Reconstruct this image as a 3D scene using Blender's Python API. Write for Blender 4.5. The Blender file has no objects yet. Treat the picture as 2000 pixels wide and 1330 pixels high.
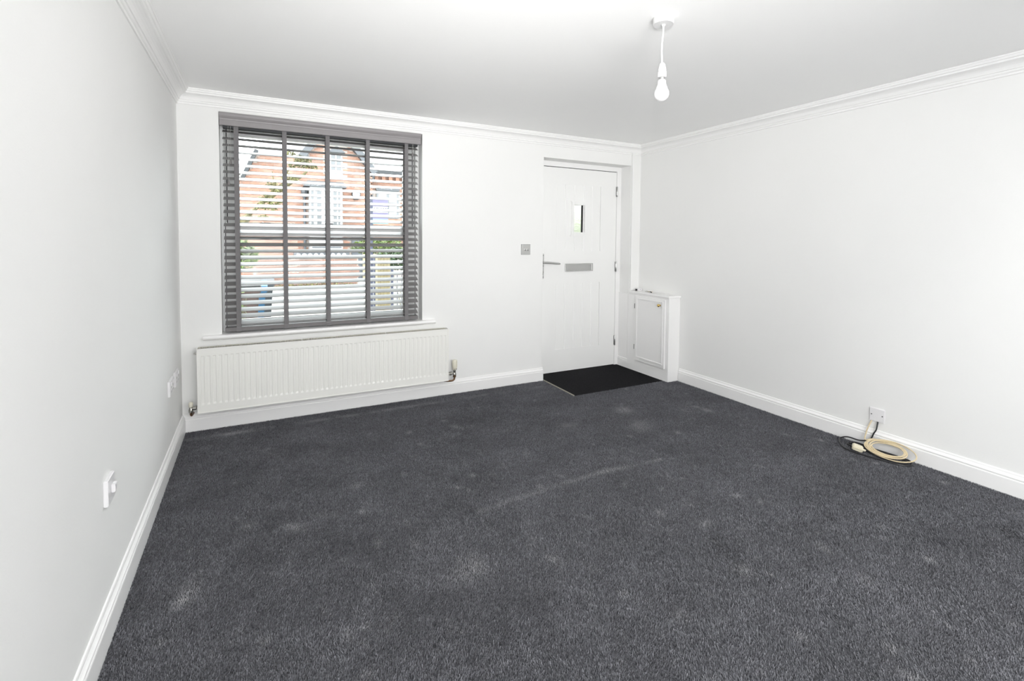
import bpy, bmesh, math, random
import numpy as np
from mathutils import Vector, Matrix
random.seed(7)
S = bpy.context.scene
COL = S.collection
PI = math.pi

# ------------------------------------------------------------------ camera
F_PX, YAW, PITCH, ROLL, CAM_H = 944.83, 0.4756, 0.0421, 0.0081, 1.2934
CX, CY = 1000.8, 508.9
cam_d = bpy.data.cameras.new('camera'); cam = bpy.data.objects.new('camera', cam_d); COL.objects.link(cam)
cam_d.sensor_fit = 'HORIZONTAL'; cam_d.sensor_width = 36.0; cam_d.lens = F_PX*36/2000
cam_d.shift_x = (1000-CX)/2000; cam_d.shift_y = -(665-CY)/2000
cam_d.clip_start = 0.02; cam_d.clip_end = 400
_f = Vector((math.sin(YAW)*math.cos(PITCH), math.cos(YAW)*math.cos(PITCH), -math.sin(PITCH)))
_r = Vector((math.cos(YAW), -math.sin(YAW), 0)); _u = _r.cross(_f)
_r2 = _r*math.cos(ROLL)+_u*math.sin(ROLL); _u2 = -_r*math.sin(ROLL)+_u*math.cos(ROLL)
M = Matrix((_r2, _u2, -_f)).transposed().to_4x4(); M.translation = Vector((0, 0, CAM_H))
cam.matrix_world = M
S.camera = cam

# ------------------------------------------------------------------ world, lights, exposure
W = bpy.data.worlds.new('overcast_sky'); S.world = W; W.use_nodes = True
nt = W.node_tree; nt.nodes.clear()
wo = nt.nodes.new('ShaderNodeOutputWorld'); wb = nt.nodes.new('ShaderNodeBackground')
wb.inputs['Color'].default_value = (0.93, 0.97, 1.0, 1); wb.inputs['Strength'].default_value = 8.4
nt.links.new(wb.outputs[0], wo.inputs[0])

def light(name, kind, loc, energy, size=None, sizey=None, direction=None, color=(1, 1, 1), portal=False):
    d = bpy.data.lights.new(name, kind); o = bpy.data.objects.new(name, d); COL.objects.link(o)
    d.energy = energy; d.color = color; o.location = loc
    if kind == 'AREA':
        d.shape = 'RECTANGLE'; d.size = size; d.size_y = sizey or size
        if portal: d.cycles.is_portal = True
    elif size is not None and kind in ('POINT', 'SPOT'): d.shadow_soft_size = size
    if direction is not None: o.rotation_euler = Vector(direction).to_track_quat('-Z', 'Y').to_euler()
    return o
# tilted camera flash behind the camera; other spots and rear area lamps are added fill
def spot_lamp(name, loc, energy, size, direction, cone):
    o = light(name, 'SPOT', loc, energy, size, direction=direction, color=(1, 0.99, 0.975))
    o.data.spot_size = math.radians(cone); o.data.spot_blend = 1.0
spot_lamp('camera_flash', (0.0, -0.05, 1.56), 112, 0.035, (1.7, 2.45, 1.05), 84)
spot_lamp('added_fill_spot', (0.6, -0.4, 0.7), 80, 0.35, (0.6, 2.6, 1.55), 90)  # this and the next two spots are added to brighten the ceiling and walls
spot_lamp('added_fill_spot', (0.9, -0.6, 0.3), 135, 0.35, (-0.55, 2.9, 2.05), 55)
spot_lamp('added_fill_spot', (0.4, -0.6, 0.5), 20, 0.35, (2.6, 2.6, 1.2), 70)
light('rear_fill_panel', 'AREA', (0.3, -1.9, 1.35), 80, 1.6, 1.5, (0.75, 1, 0.05), (0.98, 0.99, 1.0))  # added unseen fill panel; the back wall has no window
light('rear_high_fill', 'AREA', (1.5, -1.2, 2.15), 80, 2.0, 1.0, (0, 0.6, -1))  # added unseen fill under the ceiling, no fitting of the room
light('window_portal', 'AREA', (0.445, 4.10, 1.37), 1, 1.5, 1.6, (0, -1, 0), portal=True)
S.view_settings.view_transform = 'Standard'; S.view_settings.look = 'None'
S.view_settings.exposure = 0.14; S.view_settings.gamma = 1.0; S.view_settings.use_curve_mapping = False
S.cycles.max_bounces = 10; S.cycles.diffuse_bounces = 7; S.cycles.glossy_bounces = 4
S.cycles.transparent_max_bounces = 12; S.cycles.transmission_bounces = 8
S.cycles.use_denoising = True; S.cycles.sample_clamp_indirect = 8.0
S.cycles.caustics_reflective = False; S.cycles.caustics_refractive = False

# ------------------------------------------------------------------ room numbers (metres)
L, D, R = 0.4918, 3.8227, 3.4345
H, HC, COR = 2.257, 2.1618, 0.074
AL = 0.0128
BACK = -2.1
RD = 0.1487
OX0, OX1, OZ0, OZ1 = -0.257, 1.146, 0.632, 2.137       # window opening
DX0, DX1, DZ1 = 2.283, 3.308, 2.052                    # door opening
def lx(y): return -L + AL*(D-y)

# ------------------------------------------------------------------ materials
def mat(name, color, rough=0.5, metal=0.0, spec=0.5, noise=None, bump=None, coat=0.0, sheen=0.0, coat_ior=1.5, coat_rough=0.15):
    m = bpy.data.materials.new(name); m.use_nodes = True
    n = m.node_tree; b = n.nodes['Principled BSDF']
    b.inputs['Base Color'].default_value = (*color, 1); b.inputs['Roughness'].default_value = rough
    b.inputs['Metallic'].default_value = metal; b.inputs['Specular IOR Level'].default_value = spec
    b.inputs['Coat Weight'].default_value = coat; b.inputs['Coat Roughness'].default_value = coat_rough; b.inputs['Coat IOR'].default_value = coat_ior
    b.inputs['Sheen Weight'].default_value = sheen
    tc = n.nodes.new('ShaderNodeTexCoord')
    if noise:      # (scale, amount, stretch)
        mp = n.nodes.new('ShaderNodeMapping'); mp.inputs['Scale'].default_value = noise[2] if len(noise) > 2 else (1, 1, 1)
        nz = n.nodes.new('ShaderNodeTexNoise'); nz.inputs['Scale'].default_value = noise[0]; nz.inputs['Detail'].default_value = 5
        rp = n.nodes.new('ShaderNodeValToRGB'); a = noise[1]
        rp.color_ramp.elements[0].position = 0.3; rp.color_ramp.elements[1].position = 0.7
        rp.color_ramp.elements[0].color = (*[c*(1-a) for c in color], 1)
        rp.color_ramp.elements[1].color = (*[min(1, c*(1+a)) for c in color], 1)
        n.links.new(tc.outputs['Object'], mp.inputs[0]); n.links.new(mp.outputs[0], nz.inputs['Vector'])
        n.links.new(nz.outputs['Fac'], rp.inputs[0]); n.links.new(rp.outputs[0], b.inputs['Base Color'])
    if bump:       # (scale, strength, distance)
        nz = n.nodes.new('ShaderNodeTexNoise'); nz.inputs['Scale'].default_value = bump[0]; nz.inputs['Detail'].default_value = 4
        bp = n.nodes.new('ShaderNodeBump'); bp.inputs['Strength'].default_value = bump[1]; bp.inputs['Distance'].default_value = bump[2]
        n.links.new(tc.outputs['Object'], nz.inputs['Vector']); n.links.new(nz.outputs['Fac'], bp.inputs['Height'])
        n.links.new(bp.outputs[0], b.inputs['Normal'])
    return m

M_wall = mat('white_wall_paint', (0.83, 0.83, 0.82), 0.75, noise=(1.3, 0.012), bump=(160, 0.12, 0.002))
M_ceil = mat('white_ceiling_paint', (0.95, 0.95, 0.945), 0.85, noise=(1.1, 0.012), bump=(120, 0.12, 0.002))
M_trim = mat('white_satin_gloss', (0.87, 0.865, 0.86), 0.32, bump=(30, 0.05, 0.002))
M_cornice = mat('white_cornice_paint', (0.87, 0.868, 0.86), 0.6, bump=(90, 0.08, 0.002))
M_door = mat('white_woodgrain_door', (0.86, 0.86, 0.85), 0.42, bump=(70, 0.1, 0.002))
M_upvc = mat('white_window_frame', (0.82, 0.83, 0.82), 0.35)
M_blind = mat('grey_painted_slat', (0.165, 0.155, 0.155), 0.30, spec=1.0, noise=(14, 0.05, (0.2, 3, 3)), coat=1.0, coat_ior=2.5, coat_rough=0.30)
M_valance = mat('grey_painted_valance', (0.265, 0.25, 0.255), 0.40, noise=(12, 0.05, (0.2, 4, 4)))
M_rail = mat('grey_painted_rail', (0.15, 0.142, 0.142), 0.45, noise=(14, 0.05, (0.2, 3, 3)))
M_tape = mat('grey_woven_tape', (0.185, 0.178, 0.182), 0.9, bump=(900, 0.4, 0.001))
M_cord = mat('grey_cord', (0.42, 0.41, 0.40), 0.8)
M_tassel = mat('grey_tassel', (0.20, 0.19, 0.19), 0.4)
M_black = mat('black_seal', (0.012, 0.012, 0.013), 0.7)
M_brush = mat('dark_brush_pile', (0.03, 0.03, 0.035), 0.9)
M_rad = mat('white_radiator_enamel', (0.84, 0.835, 0.80), 0.35)
M_gril = mat('cream_radiator_grille', (0.62, 0.60, 0.52), 0.4)
M_rdark = mat('radiator_inside', (0.12, 0.11, 0.09), 0.8)
M_chrome = mat('satin_chrome', (0.62, 0.62, 0.61), 0.25, metal=1)
M_steel = mat('brushed_steel', (0.55, 0.55, 0.54), 0.38, metal=1)
M_nickel = mat('dull_nickel', (0.42, 0.41, 0.38), 0.35, metal=1)
M_copper = mat('tarnished_copper', (0.20, 0.12, 0.07), 0.45, metal=0.8)
M_brass = mat('polished_brass', (0.80, 0.58, 0.22), 0.2, metal=1)
M_plastic = mat('white_plastic', (0.80, 0.79, 0.80), 0.3)
M_slot = mat('grey_socket_slot', (0.34, 0.33, 0.34), 0.6)
M_pend = mat('white_pendant_plastic', (0.74, 0.74, 0.74), 0.5)
M_cream = mat('cream_plastic', (0.72, 0.67, 0.52), 0.45)
M_creamcable = mat('cream_cable', (0.66, 0.55, 0.36), 0.4)
M_blackcable = mat('black_cable', (0.012, 0.012, 0.014), 0.35)
M_bulb = mat('opal_bulb', (0.90, 0.90, 0.90), 0.25)
M_trv = mat('ivory_plastic', (0.74, 0.71, 0.60), 0.45)
M_screw = mat('dark_screw', (0.10, 0.10, 0.10), 0.4, metal=0.6)
M_nosing = mat('cream_carpet_edge', (0.45, 0.42, 0.35), 0.6)
# outside
M_mortar = mat('pale_mortar', (0.2774, 0.2409, 0.2190), 0.9, noise=(3, 0.12))
M_brickA = mat('red_brick', (0.228, 0.120, 0.084), 0.85, noise=(2.0, 0.35))
M_brickB = mat('salmon_brick', (0.235, 0.141, 0.108), 0.85, noise=(2.0, 0.3))
M_brickC = mat('garden_wall_brick', (0.1788, 0.1058, 0.0839), 0.85, noise=(3.0, 0.3))
M_pave = mat('pale_concrete_paving', (0.3650, 0.3577, 0.3285), 0.9, noise=(1.5, 0.1))
M_slate = mat('light_slate_roof', (0.2190, 0.2190, 0.2190), 0.55, noise=(2.5, 0.15))
M_lead = mat('lead_grey', (0.0548, 0.0584, 0.0657), 0.5)
M_outdark = mat('dark_gutter', (0.0109, 0.0131, 0.0161), 0.5)
M_outwhite = mat('outside_white_paint', (0.4015, 0.4088, 0.4234), 0.5)
M_paneg = mat('far_window_glass', (0.0621, 0.0672, 0.0730), 0.15, spec=0.8)
M_greydoor = mat('grey_blue_door', (0.0548, 0.0599, 0.0693), 0.5)
M_stonecream = mat('cream_stone', (0.2190, 0.1935, 0.1314), 0.8)
M_tan = mat('tan_timber', (0.1351, 0.1095, 0.0584), 0.75, noise=(8, 0.15, (1, 1, 0.2)))
M_bluepost = mat('slate_blue_paint', (0.0328, 0.0365, 0.0621), 0.5)
M_sign = mat('sign_purple', (0.0985, 0.0876, 0.1533), 0.5)
M_signw = mat('sign_white', (0.3650, 0.3650, 0.4015), 0.5)
M_signc = mat('sign_cyan', (0.1460, 0.3066, 0.3212), 0.5)
M_signt = mat('sign_lettering', (0.0146, 0.0146, 0.0292), 0.5)
M_binbrown = mat('brown_bin_plastic', (0.0307, 0.0146, 0.0109), 0.5)
M_bindark = mat('dark_bin_lid', (0.0088, 0.0088, 0.0088), 0.45)
M_binblue = mat('blue_bin_plastic', (0.0161, 0.0839, 0.1679), 0.45)
M_bingrey = mat('grey_bin_plastic', (0.0219, 0.0256, 0.0292), 0.5)
M_leafA = mat('fresh_green_leaf', (0.0657, 0.0985, 0.0131), 0.5, noise=(6, 0.4))
M_leafB = mat('deep_green_leaf', (0.0328, 0.0584, 0.0182), 0.5, noise=(6, 0.4))
M_leafY = mat('yellow_green_leaf', (0.0949, 0.0912, 0.0292), 0.5, noise=(6, 0.4))
M_bark = mat('olive_bark', (0.0839, 0.0715, 0.0328), 0.85, noise=(9, 0.4))

def glass_mat(name, tint=(1, 1, 1), refl=1.0):
    m = bpy.data.materials.new(name); m.use_nodes = True; n = m.node_tree; n.nodes.clear()
    o = n.nodes.new('ShaderNodeOutputMaterial'); mx = n.nodes.new('ShaderNodeMixShader')
    t = n.nodes.new('ShaderNodeBsdfTransparent'); t.inputs[0].default_value = (*tint, 1)
    g = n.nodes.new('ShaderNodeBsdfGlossy'); g.inputs['Roughness'].default_value = 0.02
    fr = n.nodes.new('ShaderNodeFresnel'); fr.inputs[0].default_value = 1.25
    n.links.new(fr.outputs[0], mx.inputs[0]); n.links.new(t.outputs[0], mx.inputs[1]); n.links.new(g.outputs[0], mx.inputs[2])
    n.links.new(mx.outputs[0], o.inputs[0]); return m
M_glass = glass_mat('clear_window_glass', (0.96, 0.98, 0.97))
def obscure_mat():
    m = bpy.data.materials.new('obscure_pebbled_glass'); m.use_nodes = True; n = m.node_tree
    b = n.nodes['Principled BSDF']; b.inputs['Transmission Weight'].default_value = 1.0
    b.inputs['Base Color'].default_value = (0.93, 0.95, 0.86, 1); b.inputs['Roughness'].default_value = 0.3
    b.inputs['IOR'].default_value = 1.45
    tc = n.nodes.new('ShaderNodeTexCoord'); v = n.nodes.new('ShaderNodeTexVoronoi'); v.inputs['Scale'].default_value = 110
    bp = n.nodes.new('ShaderNodeBump'); bp.inputs['Strength'].default_value = 0.35; bp.inputs['Distance'].default_value = 0.003
    n.links.new(tc.outputs['Object'], v.inputs['Vector']); n.links.new(v.outputs['Distance'], bp.inputs['Height'])
    n.links.new(bp.outputs[0], b.inputs['Normal']); return m
M_obscure = obscure_mat()

def carpet_mat(name, dark, light, scuff, pile_scale=230, black=False):
    m = bpy.data.materials.new(name); m.use_nodes = True; n = m.node_tree
    b = n.nodes['Principled BSDF']; b.inputs['Roughness'].default_value = 1.0
    b.inputs['Specular IOR Level'].default_value = 0.08; b.inputs['Sheen Weight'].default_value = 0.0 if black else 0.12
    tc = n.nodes.new('ShaderNodeTexCoord')
    def nz(scale, detail=3, rough=0.6, stretch=(1, 1, 1), rot=0.0):
        mp = n.nodes.new('ShaderNodeMapping'); mp.inputs['Scale'].default_value = stretch; mp.inputs['Rotation'].default_value = (0, 0, rot)
        t = n.nodes.new('ShaderNodeTexNoise'); t.inputs['Scale'].default_value = scale; t.inputs['Detail'].default_value = detail
        t.inputs['Roughness'].default_value = rough
        n.links.new(tc.outputs['Object'], mp.inputs[0]); n.links.new(mp.outputs[0], t.inputs['Vector']); return t
    def ramp(src, p0, p1, c0=(0, 0, 0), c1=(1, 1, 1)):
        r = n.nodes.new('ShaderNodeValToRGB'); r.color_ramp.elements[0].position = p0; r.color_ramp.elements[1].position = p1
        r.color_ramp.elements[0].color = (*c0, 1); r.color_ramp.elements[1].color = (*c1, 1); n.links.new(src, r.inputs[0]); return r
    def mix(kind, fac, a, c):
        x = n.nodes.new('ShaderNodeMix'); x.data_type = 'RGBA'; x.blend_type = kind
        if isinstance(fac, float): x.inputs[0].default_value = fac
        else: n.links.new(fac, x.inputs[0])
        for i, s in ((6, a), (7, c)):
            if isinstance(s, tuple): x.inputs[i].default_value = (*s, 1)
            else: n.links.new(s, x.inputs[i])
        return x.outputs[2]
    fib = nz(pile_scale, 2, 0.7, (1.0, 0.55, 1), 0.35); base = ramp(fib.outputs['Fac'], 0.34, 0.68, dark, light)
    col = base.outputs[0]
    tuft = nz(70, 4, 0.7, (1, 0.6, 1), 0.5); col = mix('MULTIPLY', 0.75, col, ramp(tuft.outputs['Fac'], 0.3, 0.7, (0.60,)*3, (1.38,)*3).outputs[0])
    if not black:
        big = nz(2.6, 6, 0.62, (1, 1.5, 1), 0.3); col = mix('MULTIPLY', 1.0, col, ramp(big.outputs['Fac'], 0.35, 0.72, (0.86,)*3, (1.18,)*3).outputs[0])
        sc = nz(9.5, 8, 0.78, (1, 0.8, 1), 1.1); f1 = ramp(sc.outputs['Fac'], 0.58, 0.82, (0,)*3, (0.42,)*3)
        col = mix('MIX', f1.outputs[0], col, scuff)
        fl = nz(190, 1, 0.5); f2 = ramp(fl.outputs['Fac'], 0.66, 0.72, (0,)*3, (0.45,)*3)
        col = mix('MIX', f2.outputs[0], col, scuff)
    n.links.new(col, b.inputs['Base Color'])
    bp = n.nodes.new('ShaderNodeBump'); bp.inputs['Strength'].default_value = 0.7; bp.inputs['Distance'].default_value = 0.006
    n.links.new(fib.outputs['Fac'], bp.inputs['Height']); 
    bp2 = n.nodes.new('ShaderNodeBump'); bp2.inputs['Strength'].default_value = 0.5; bp2.inputs['Distance'].default_value = 0.012
    n.links.new(tuft.outputs['Fac'], bp2.inputs['Height']); n.links.new(bp.outputs[0], bp2.inputs['Normal'])
    n.links.new(bp2.outputs[0], b.inputs['Normal']); return m
M_carpet = carpet_mat('charcoal_carpet', (0.03, 0.03, 0.034), (0.14, 0.14, 0.155), (0.155, 0.155, 0.165))
def pile_mat():
    m = bpy.data.materials.new('charcoal_pile'); m.use_nodes = True; n = m.node_tree
    b = n.nodes['Principled BSDF']; b.inputs['Roughness'].default_value = 0.8; b.inputs['Specular IOR Level'].default_value = 0.15
    ge = n.nodes.new('ShaderNodeNewGeometry'); at = n.nodes.new('ShaderNodeAttribute'); at.attribute_name = 'tone'
    def ramp(src, p0, p1, c0, c1):
        r = n.nodes.new('ShaderNodeValToRGB'); r.color_ramp.elements[0].position = p0; r.color_ramp.elements[1].position = p1
        r.color_ramp.elements[0].color = (*c0, 1); r.color_ramp.elements[1].color = (*c1, 1); n.links.new(src, r.inputs[0]); return r.outputs[0]
    def nz(scale, detail, rough, loc=(0, 0, 0), stretch=(1, 1, 1), rot=0.0):
        mp = n.nodes.new('ShaderNodeMapping'); mp.inputs['Scale'].default_value = stretch; mp.inputs['Rotation'].default_value = (0, 0, rot); mp.inputs['Location'].default_value = loc
        t = n.nodes.new('ShaderNodeTexNoise'); t.inputs['Scale'].default_value = scale; t.inputs['Detail'].default_value = detail; t.inputs['Roughness'].default_value = rough
        n.links.new(ge.outputs['Position'], mp.inputs[0]); n.links.new(mp.outputs[0], t.inputs['Vector']); return t.outputs['Fac']
    def mix(kind, fac, a, c):
        x = n.nodes.new('ShaderNodeMix'); x.data_type = 'RGBA'; x.blend_type = kind
        if isinstance(fac, float): x.inputs[0].default_value = fac
        else: n.links.new(fac, x.inputs[0])
        for i, s in ((6, a), (7, c)):
            if isinstance(s, tuple): x.inputs[i].default_value = (*s, 1)
            else: n.links.new(s, x.inputs[i])
        return x.outputs[2]
    def math_(op, a, b_=None, clamp=False):
        x = n.nodes.new('ShaderNodeMath'); x.operation = op; x.use_clamp = clamp
        for i, s in enumerate((a, b_)):
            if s is None: continue
            if isinstance(s, (int, float)): x.inputs[i].default_value = s
            else: n.links.new(s, x.inputs[i])
        return x.outputs[0]
    K = PILE_K
    col = ramp(at.outputs['Fac'], 0.0, 1.0, (0.040*K, 0.041*K, 0.046*K), (0.215*K, 0.217*K, 0.236*K))
    col = mix('MULTIPLY', 1.0, col, ramp(nz(2.2, 6, 0.65, stretch=(1, 1.6, 1), rot=0.3), 0.33, 0.70, (0.82,)*3, (1.20,)*3))
    col = mix('MULTIPLY', 1.0, col, ramp(nz(34, 3, 0.7), 0.3, 0.7, (0.86,)*3, (1.14,)*3))
    dust = (0.30*K, 0.30*K, 0.31*K)
    col = mix('MIX', ramp(nz(8.5, 8, 0.78, (3, 1, 0), (1, 0.8, 1), 1.1), 0.58, 0.72, (0,)*3, (0.75,)*3), col, dust)
    ad = n.nodes.new('ShaderNodeAttribute'); ad.attribute_name = 'dust'; col = mix('MIX', ad.outputs['Fac'], col, (0.36*K, 0.36*K, 0.365*K))
    # paler band by the far wall: leaning pile's brightness mixed in as dust colour
    sp = n.nodes.new('ShaderNodeSeparateXYZ'); n.links.new(ge.outputs['Position'], sp.inputs[0])
    band = math_('SUBTRACT', 1.0, math_('MULTIPLY', math_('ABSOLUTE', math_('SUBTRACT', sp.outputs[1], 3.655)), 24.0), True)
    band = math_('MULTIPLY', band, ramp(nz(5.0, 4, 0.6, (7, 2, 0)), 0.42, 0.62, (0,)*3, (0.8,)*3))
    band = math_('MULTIPLY', band, ramp(sp.outputs[0], 0.0, 1.0, (1,)*3, (0.75,)*3))
    col = mix('MIX', band, col, dust)
    n.links.new(col, b.inputs['Base Color']); return m
PILE_K = 1.10
M_pile = pile_mat()
M_mat = carpet_mat('black_coir', (0.006, 0.006, 0.007), (0.022, 0.022, 0.024), (0.05, 0.05, 0.05), 260, black=True)

# ------------------------------------------------------------------ mesh helpers
class MB:
    def __init__(s): s.v = []; s.f = []
    def add(s, vs, fs):
        b = len(s.v); s.v += [tuple(p) for p in vs]; s.f += [tuple(i+b for i in q) for q in fs]
    def box(s, x0, x1, y0, y1, z0, z1, skew=False):
        vs = [(x, y, z) for z in (z0, z1) for y in (y0, y1) for x in (x0, x1)]
        if skew: vs = [(x+AL*(D-y), y, z) for x, y, z in vs]
        s.add(vs, [(0, 2, 3, 1), (4, 5, 7, 6), (0, 1, 5, 4), (2, 6, 7, 3), (0, 4, 6, 2), (1, 3, 7, 5)])
    def prism(s, poly, axis, a0, a1):
        """poly in the plane normal to axis ('x': (y,z), 'y': (x,z), 'z': (x,y))"""
        n = len(poly); vs = []
        for a in (a0, a1):
            for p, q in poly:
                vs.append({'x': (a, p, q), 'y': (p, a, q), 'z': (p, q, a)}[axis])
        fs = [tuple(range(n)), tuple(range(2*n-1, n-1, -1))] + [(i, i+n, (i+1) % n+n, (i+1) % n) for i in range(n)]
        s.add(vs, fs)
    def lathe(s, prof, c=(0, 0, 0), axis=(0, 0, 1), seg=24):
        """prof: list of (radius, height along axis)"""
        ax = Vector(axis).normalized(); t = Vector((1, 0, 0)) if abs(ax.x) < 0.9 else Vector((0, 1, 0))
        u = ax.cross(t).normalized(); w = ax.cross(u); c = Vector(c); vs = []; fs = []
        for r, h in prof:
            for k in range(seg):
                a = 2*PI*k/seg; vs.append(c+ax*h+(u*math.cos(a)+w*math.sin(a))*max(r, 1e-5))
        for i in range(len(prof)-1):
            for k in range(seg):
                k2 = (k+1) % seg; fs.append((i*seg+k, i*seg+k2, (i+1)*seg+k2, (i+1)*seg+k))
        fs.append(tuple(range(seg-1, -1, -1))); fs.append(tuple((len(prof)-1)*seg+k for k in range(seg)))
        s.add(vs, fs)
    def tube(s, pts, r, seg=8, cap=True):
        pts = [Vector(p) for p in pts]; n = len(pts); vs = []; fs = []
        rs = r if isinstance(r, (list, tuple)) else [r]*n
        t0 = (pts[1]-pts[0]).normalized(); up = Vector((0, 0, 1)) if abs(t0.z) < 0.9 else Vector((1, 0, 0))
        u = t0.cross(up).normalized()
        for i, p in enumerate(pts):
            t = (pts[min(i+1, n-1)]-pts[max(i-1, 0)]).normalized()
            u = (u - t*u.dot(t)).normalized(); w = t.cross(u)
            for k in range(seg):
                a = 2*PI*k/seg; vs.append(p+(u*math.cos(a)+w*math.sin(a))*rs[i])
        for i in range(n-1):
            for k in range(seg):
                k2 = (k+1) % seg; fs.append((i*seg+k, i*seg+k2, (i+1)*seg+k2, (i+1)*seg+k))
        if cap: fs.append(tuple(range(seg-1, -1, -1))); fs.append(tuple((n-1)*seg+k for k in range(seg)))
        s.add(vs, fs)
    def build(s, name, m, parent=None, smooth=False, bevel=0.0, loc=None, kind=None):
        me = bpy.data.meshes.new(name); me.from_pydata(s.v, [], s.f)
        bm = bmesh.new(); bm.from_mesh(me); bmesh.ops.recalc_face_normals(bm, faces=bm.faces)
        if bevel: 
            es = [e for e in bm.edges if len(e.link_faces) == 2 and e.calc_face_angle(0) > 0.5]
            bmesh.ops.bevel(bm, geom=es, offset=bevel, segments=2, affect='EDGES', clamp_overlap=True)
        if smooth or bevel:
            for f in bm.faces: f.smooth = True
            for e in bm.edges:
                if len(e.link_faces) == 2 and e.calc_face_angle(0) > (0.7 if smooth else 0.9): e.smooth = False
        bm.to_mesh(me); bm.free(); me.materials.append(m)
        o = bpy.data.objects.new(name, me); COL.objects.link(o)
        if parent: 
            o.parent = parent; 
            if loc is None: o.location = tuple(-c for c in parent_origin(parent))
        if loc is not None: o.location = loc
        if kind: o['kind'] = kind
        return o
ORIG = {}
def parent_origin(p):
    """world position of the parent (parts are modelled in world coordinates)"""
    w = Vector((0, 0, 0)); q = p
    while q is not None: w = w+q.location; q = q.parent
    return w
def box(*a, **k):
    m = MB(); m.box(*a, **k); return m
def empty(name, loc, label=None, cat=None, group=None, kind=None):
    o = bpy.data.objects.new(name, None); COL.objects.link(o); o.location = loc; o.empty_display_size = 0.05
    tag(o, label, cat, group, kind); return o
def tag(o, label=None, cat=None, group=None, kind=None):
    if label: o['label'] = label
    if cat: o['category'] = cat
    if group: o['group'] = group
    if kind: o['kind'] = kind
    return o
def struct(o): o['kind'] = 'structure'; return o

# ------------------------------------------------------------------ shell
fl = MB()
ZF = -0.007
fl.box(-0.75, 2.296, BACK-0.1, D+0.02, -0.04, ZF)
fl.box(2.296, R+0.1, BACK-0.1, 3.312, -0.04, ZF)
fl.box(2.296, DX1+0.05, 3.312, D+0.30, -0.05, -0.02)
floor = struct(fl.build('floor', M_carpet))
# carpet pile: one blade per yarn end, leaning this way and that where it has been trodden and brushed
rng = np.random.default_rng(5)
def waves(x, y, n, lo, hi, seed):
    g = np.random.default_rng(seed); o = np.zeros_like(x)
    for _ in range(n):
        k = np.exp(g.uniform(math.log(lo), math.log(hi))); a = g.uniform(0, 2*PI); o += np.sin((x*math.cos(a)+y*math.sin(a))*k*2*PI+g.uniform(0, 2*PI)+0.8*np.sin((x*math.sin(a)-y*math.cos(a))*k*4))
    return o/math.sqrt(n/2)
def pile(x0, x1, y0, y1, sp):
    nx, ny = int((x1-x0)/sp), int((y1-y0)/sp)
    gx_, gy_ = np.meshgrid(np.arange(nx)*sp+x0+sp/2, np.arange(ny)*sp+y0+sp/2)
    x = (gx_+rng.uniform(-.5, .5, gx_.shape)*sp).ravel(); y = (gy_+rng.uniform(-.5, .5, gy_.shape)*sp).ravel(); return x, y
parts_ = [pile(-0.70, 2.292, 0.30, 1.5, 0.0037), pile(-0.60, 2.292, 1.5, D-0.015, 0.0041), pile(2.292, R-0.015, 0.30, 1.5, 0.0037), pile(2.292, R-0.015, 1.5, 3.309, 0.0041)]
px_ = np.concatenate([p[0] for p in parts_]); py_ = np.concatenate([p[1] for p in parts_])
keep = (px_ > -L+AL*(D-py_)+0.012); px_, py_ = px_[keep], py_[keep]; nb = len(px_)
ln1 = waves(px_, py_, 14, 0.5, 3.5, 11); ln2 = waves(px_, py_, 14, 2.0, 9.0, 12)
yaw_ = rng.uniform(0, PI, nb); wd_ = rng.uniform(0.0010, 0.0015, nb); ht_ = rng.uniform(0.0055, 0.0080, nb)
la = 0.9+0.45*ln1+0.5*ln2+rng.normal(0, 0.7, nb); lm = ht_*(0.45+0.10*ln2+rng.uniform(-.2, .3, nb))
dx_, dy_ = np.cos(yaw_)*wd_, np.sin(yaw_)*wd_; lx_, ly_ = np.cos(la)*lm, np.sin(la)*lm
co = np.empty((nb, 4, 3), np.float32)
co[:, 0] = np.stack([px_-dx_*.7, py_-dy_*.7, np.full(nb, ZF-0.001)], 1); co[:, 1] = np.stack([px_+dx_*.7, py_+dy_*.7, np.full(nb, ZF-0.001)], 1)
co[:, 2] = np.stack([px_+lx_+dx_, py_+ly_+dy_, ZF+ht_*.92], 1); co[:, 3] = np.stack([px_+lx_-dx_*.6, py_+ly_-dy_*.6, ZF+ht_], 1)
me = bpy.data.meshes.new('carpet_pile'); me.vertices.add(nb*4); me.vertices.foreach_set('co', co.ravel())
me.loops.add(nb*4); me.loops.foreach_set('vertex_index', np.arange(nb*4, dtype=np.int32)); me.polygons.add(nb)
me.polygons.foreach_set('loop_start', np.arange(0, nb*4, 4, dtype=np.int32)); me.update(calc_edges=True)
at_ = me.attributes.new('tone', 'FLOAT', 'FACE'); at_.data.foreach_set('value', np.clip(rng.normal(0.5, 0.22, nb), 0, 1).astype(np.float32))
# dust and scuff marks trodden into the pile
dust_ = np.zeros(nb)
spots = [(0.424, 2.581, 0.05), (0.402, 2.323, 0.03), (0.113, 2.321, 0.045), (0.079, 2.355, 0.03), (0.418, 2.049, 0.03), (0.288, 1.609, 0.025), (0.233, 1.601, 0.03),
         (-0.01, 1.698, 0.025), (0.255, 1.427, 0.03), (0.681, 1.711, 0.085), (0.742, 1.737, 0.06), (-0.263, 2.069, 0.06), (-0.278, 2.018, 0.03), (1.034, 1.626, 0.04),
         (0.363, 1.593, 0.04), (1.147, 1.501, 0.03), (0.253, 2.364, 0.05), (1.675, 1.237, 0.06), (1.274, 1.174, 0.04), (2.05, 0.985, 0.05), (1.555, 0.935, 0.04),
         (2.344, 2.568, 0.1), (2.452, 2.859, 0.1), (1.889, 2.79, 0.07), (3.024, 2.581, 0.05)]
g_ = np.random.default_rng(21)
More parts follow.
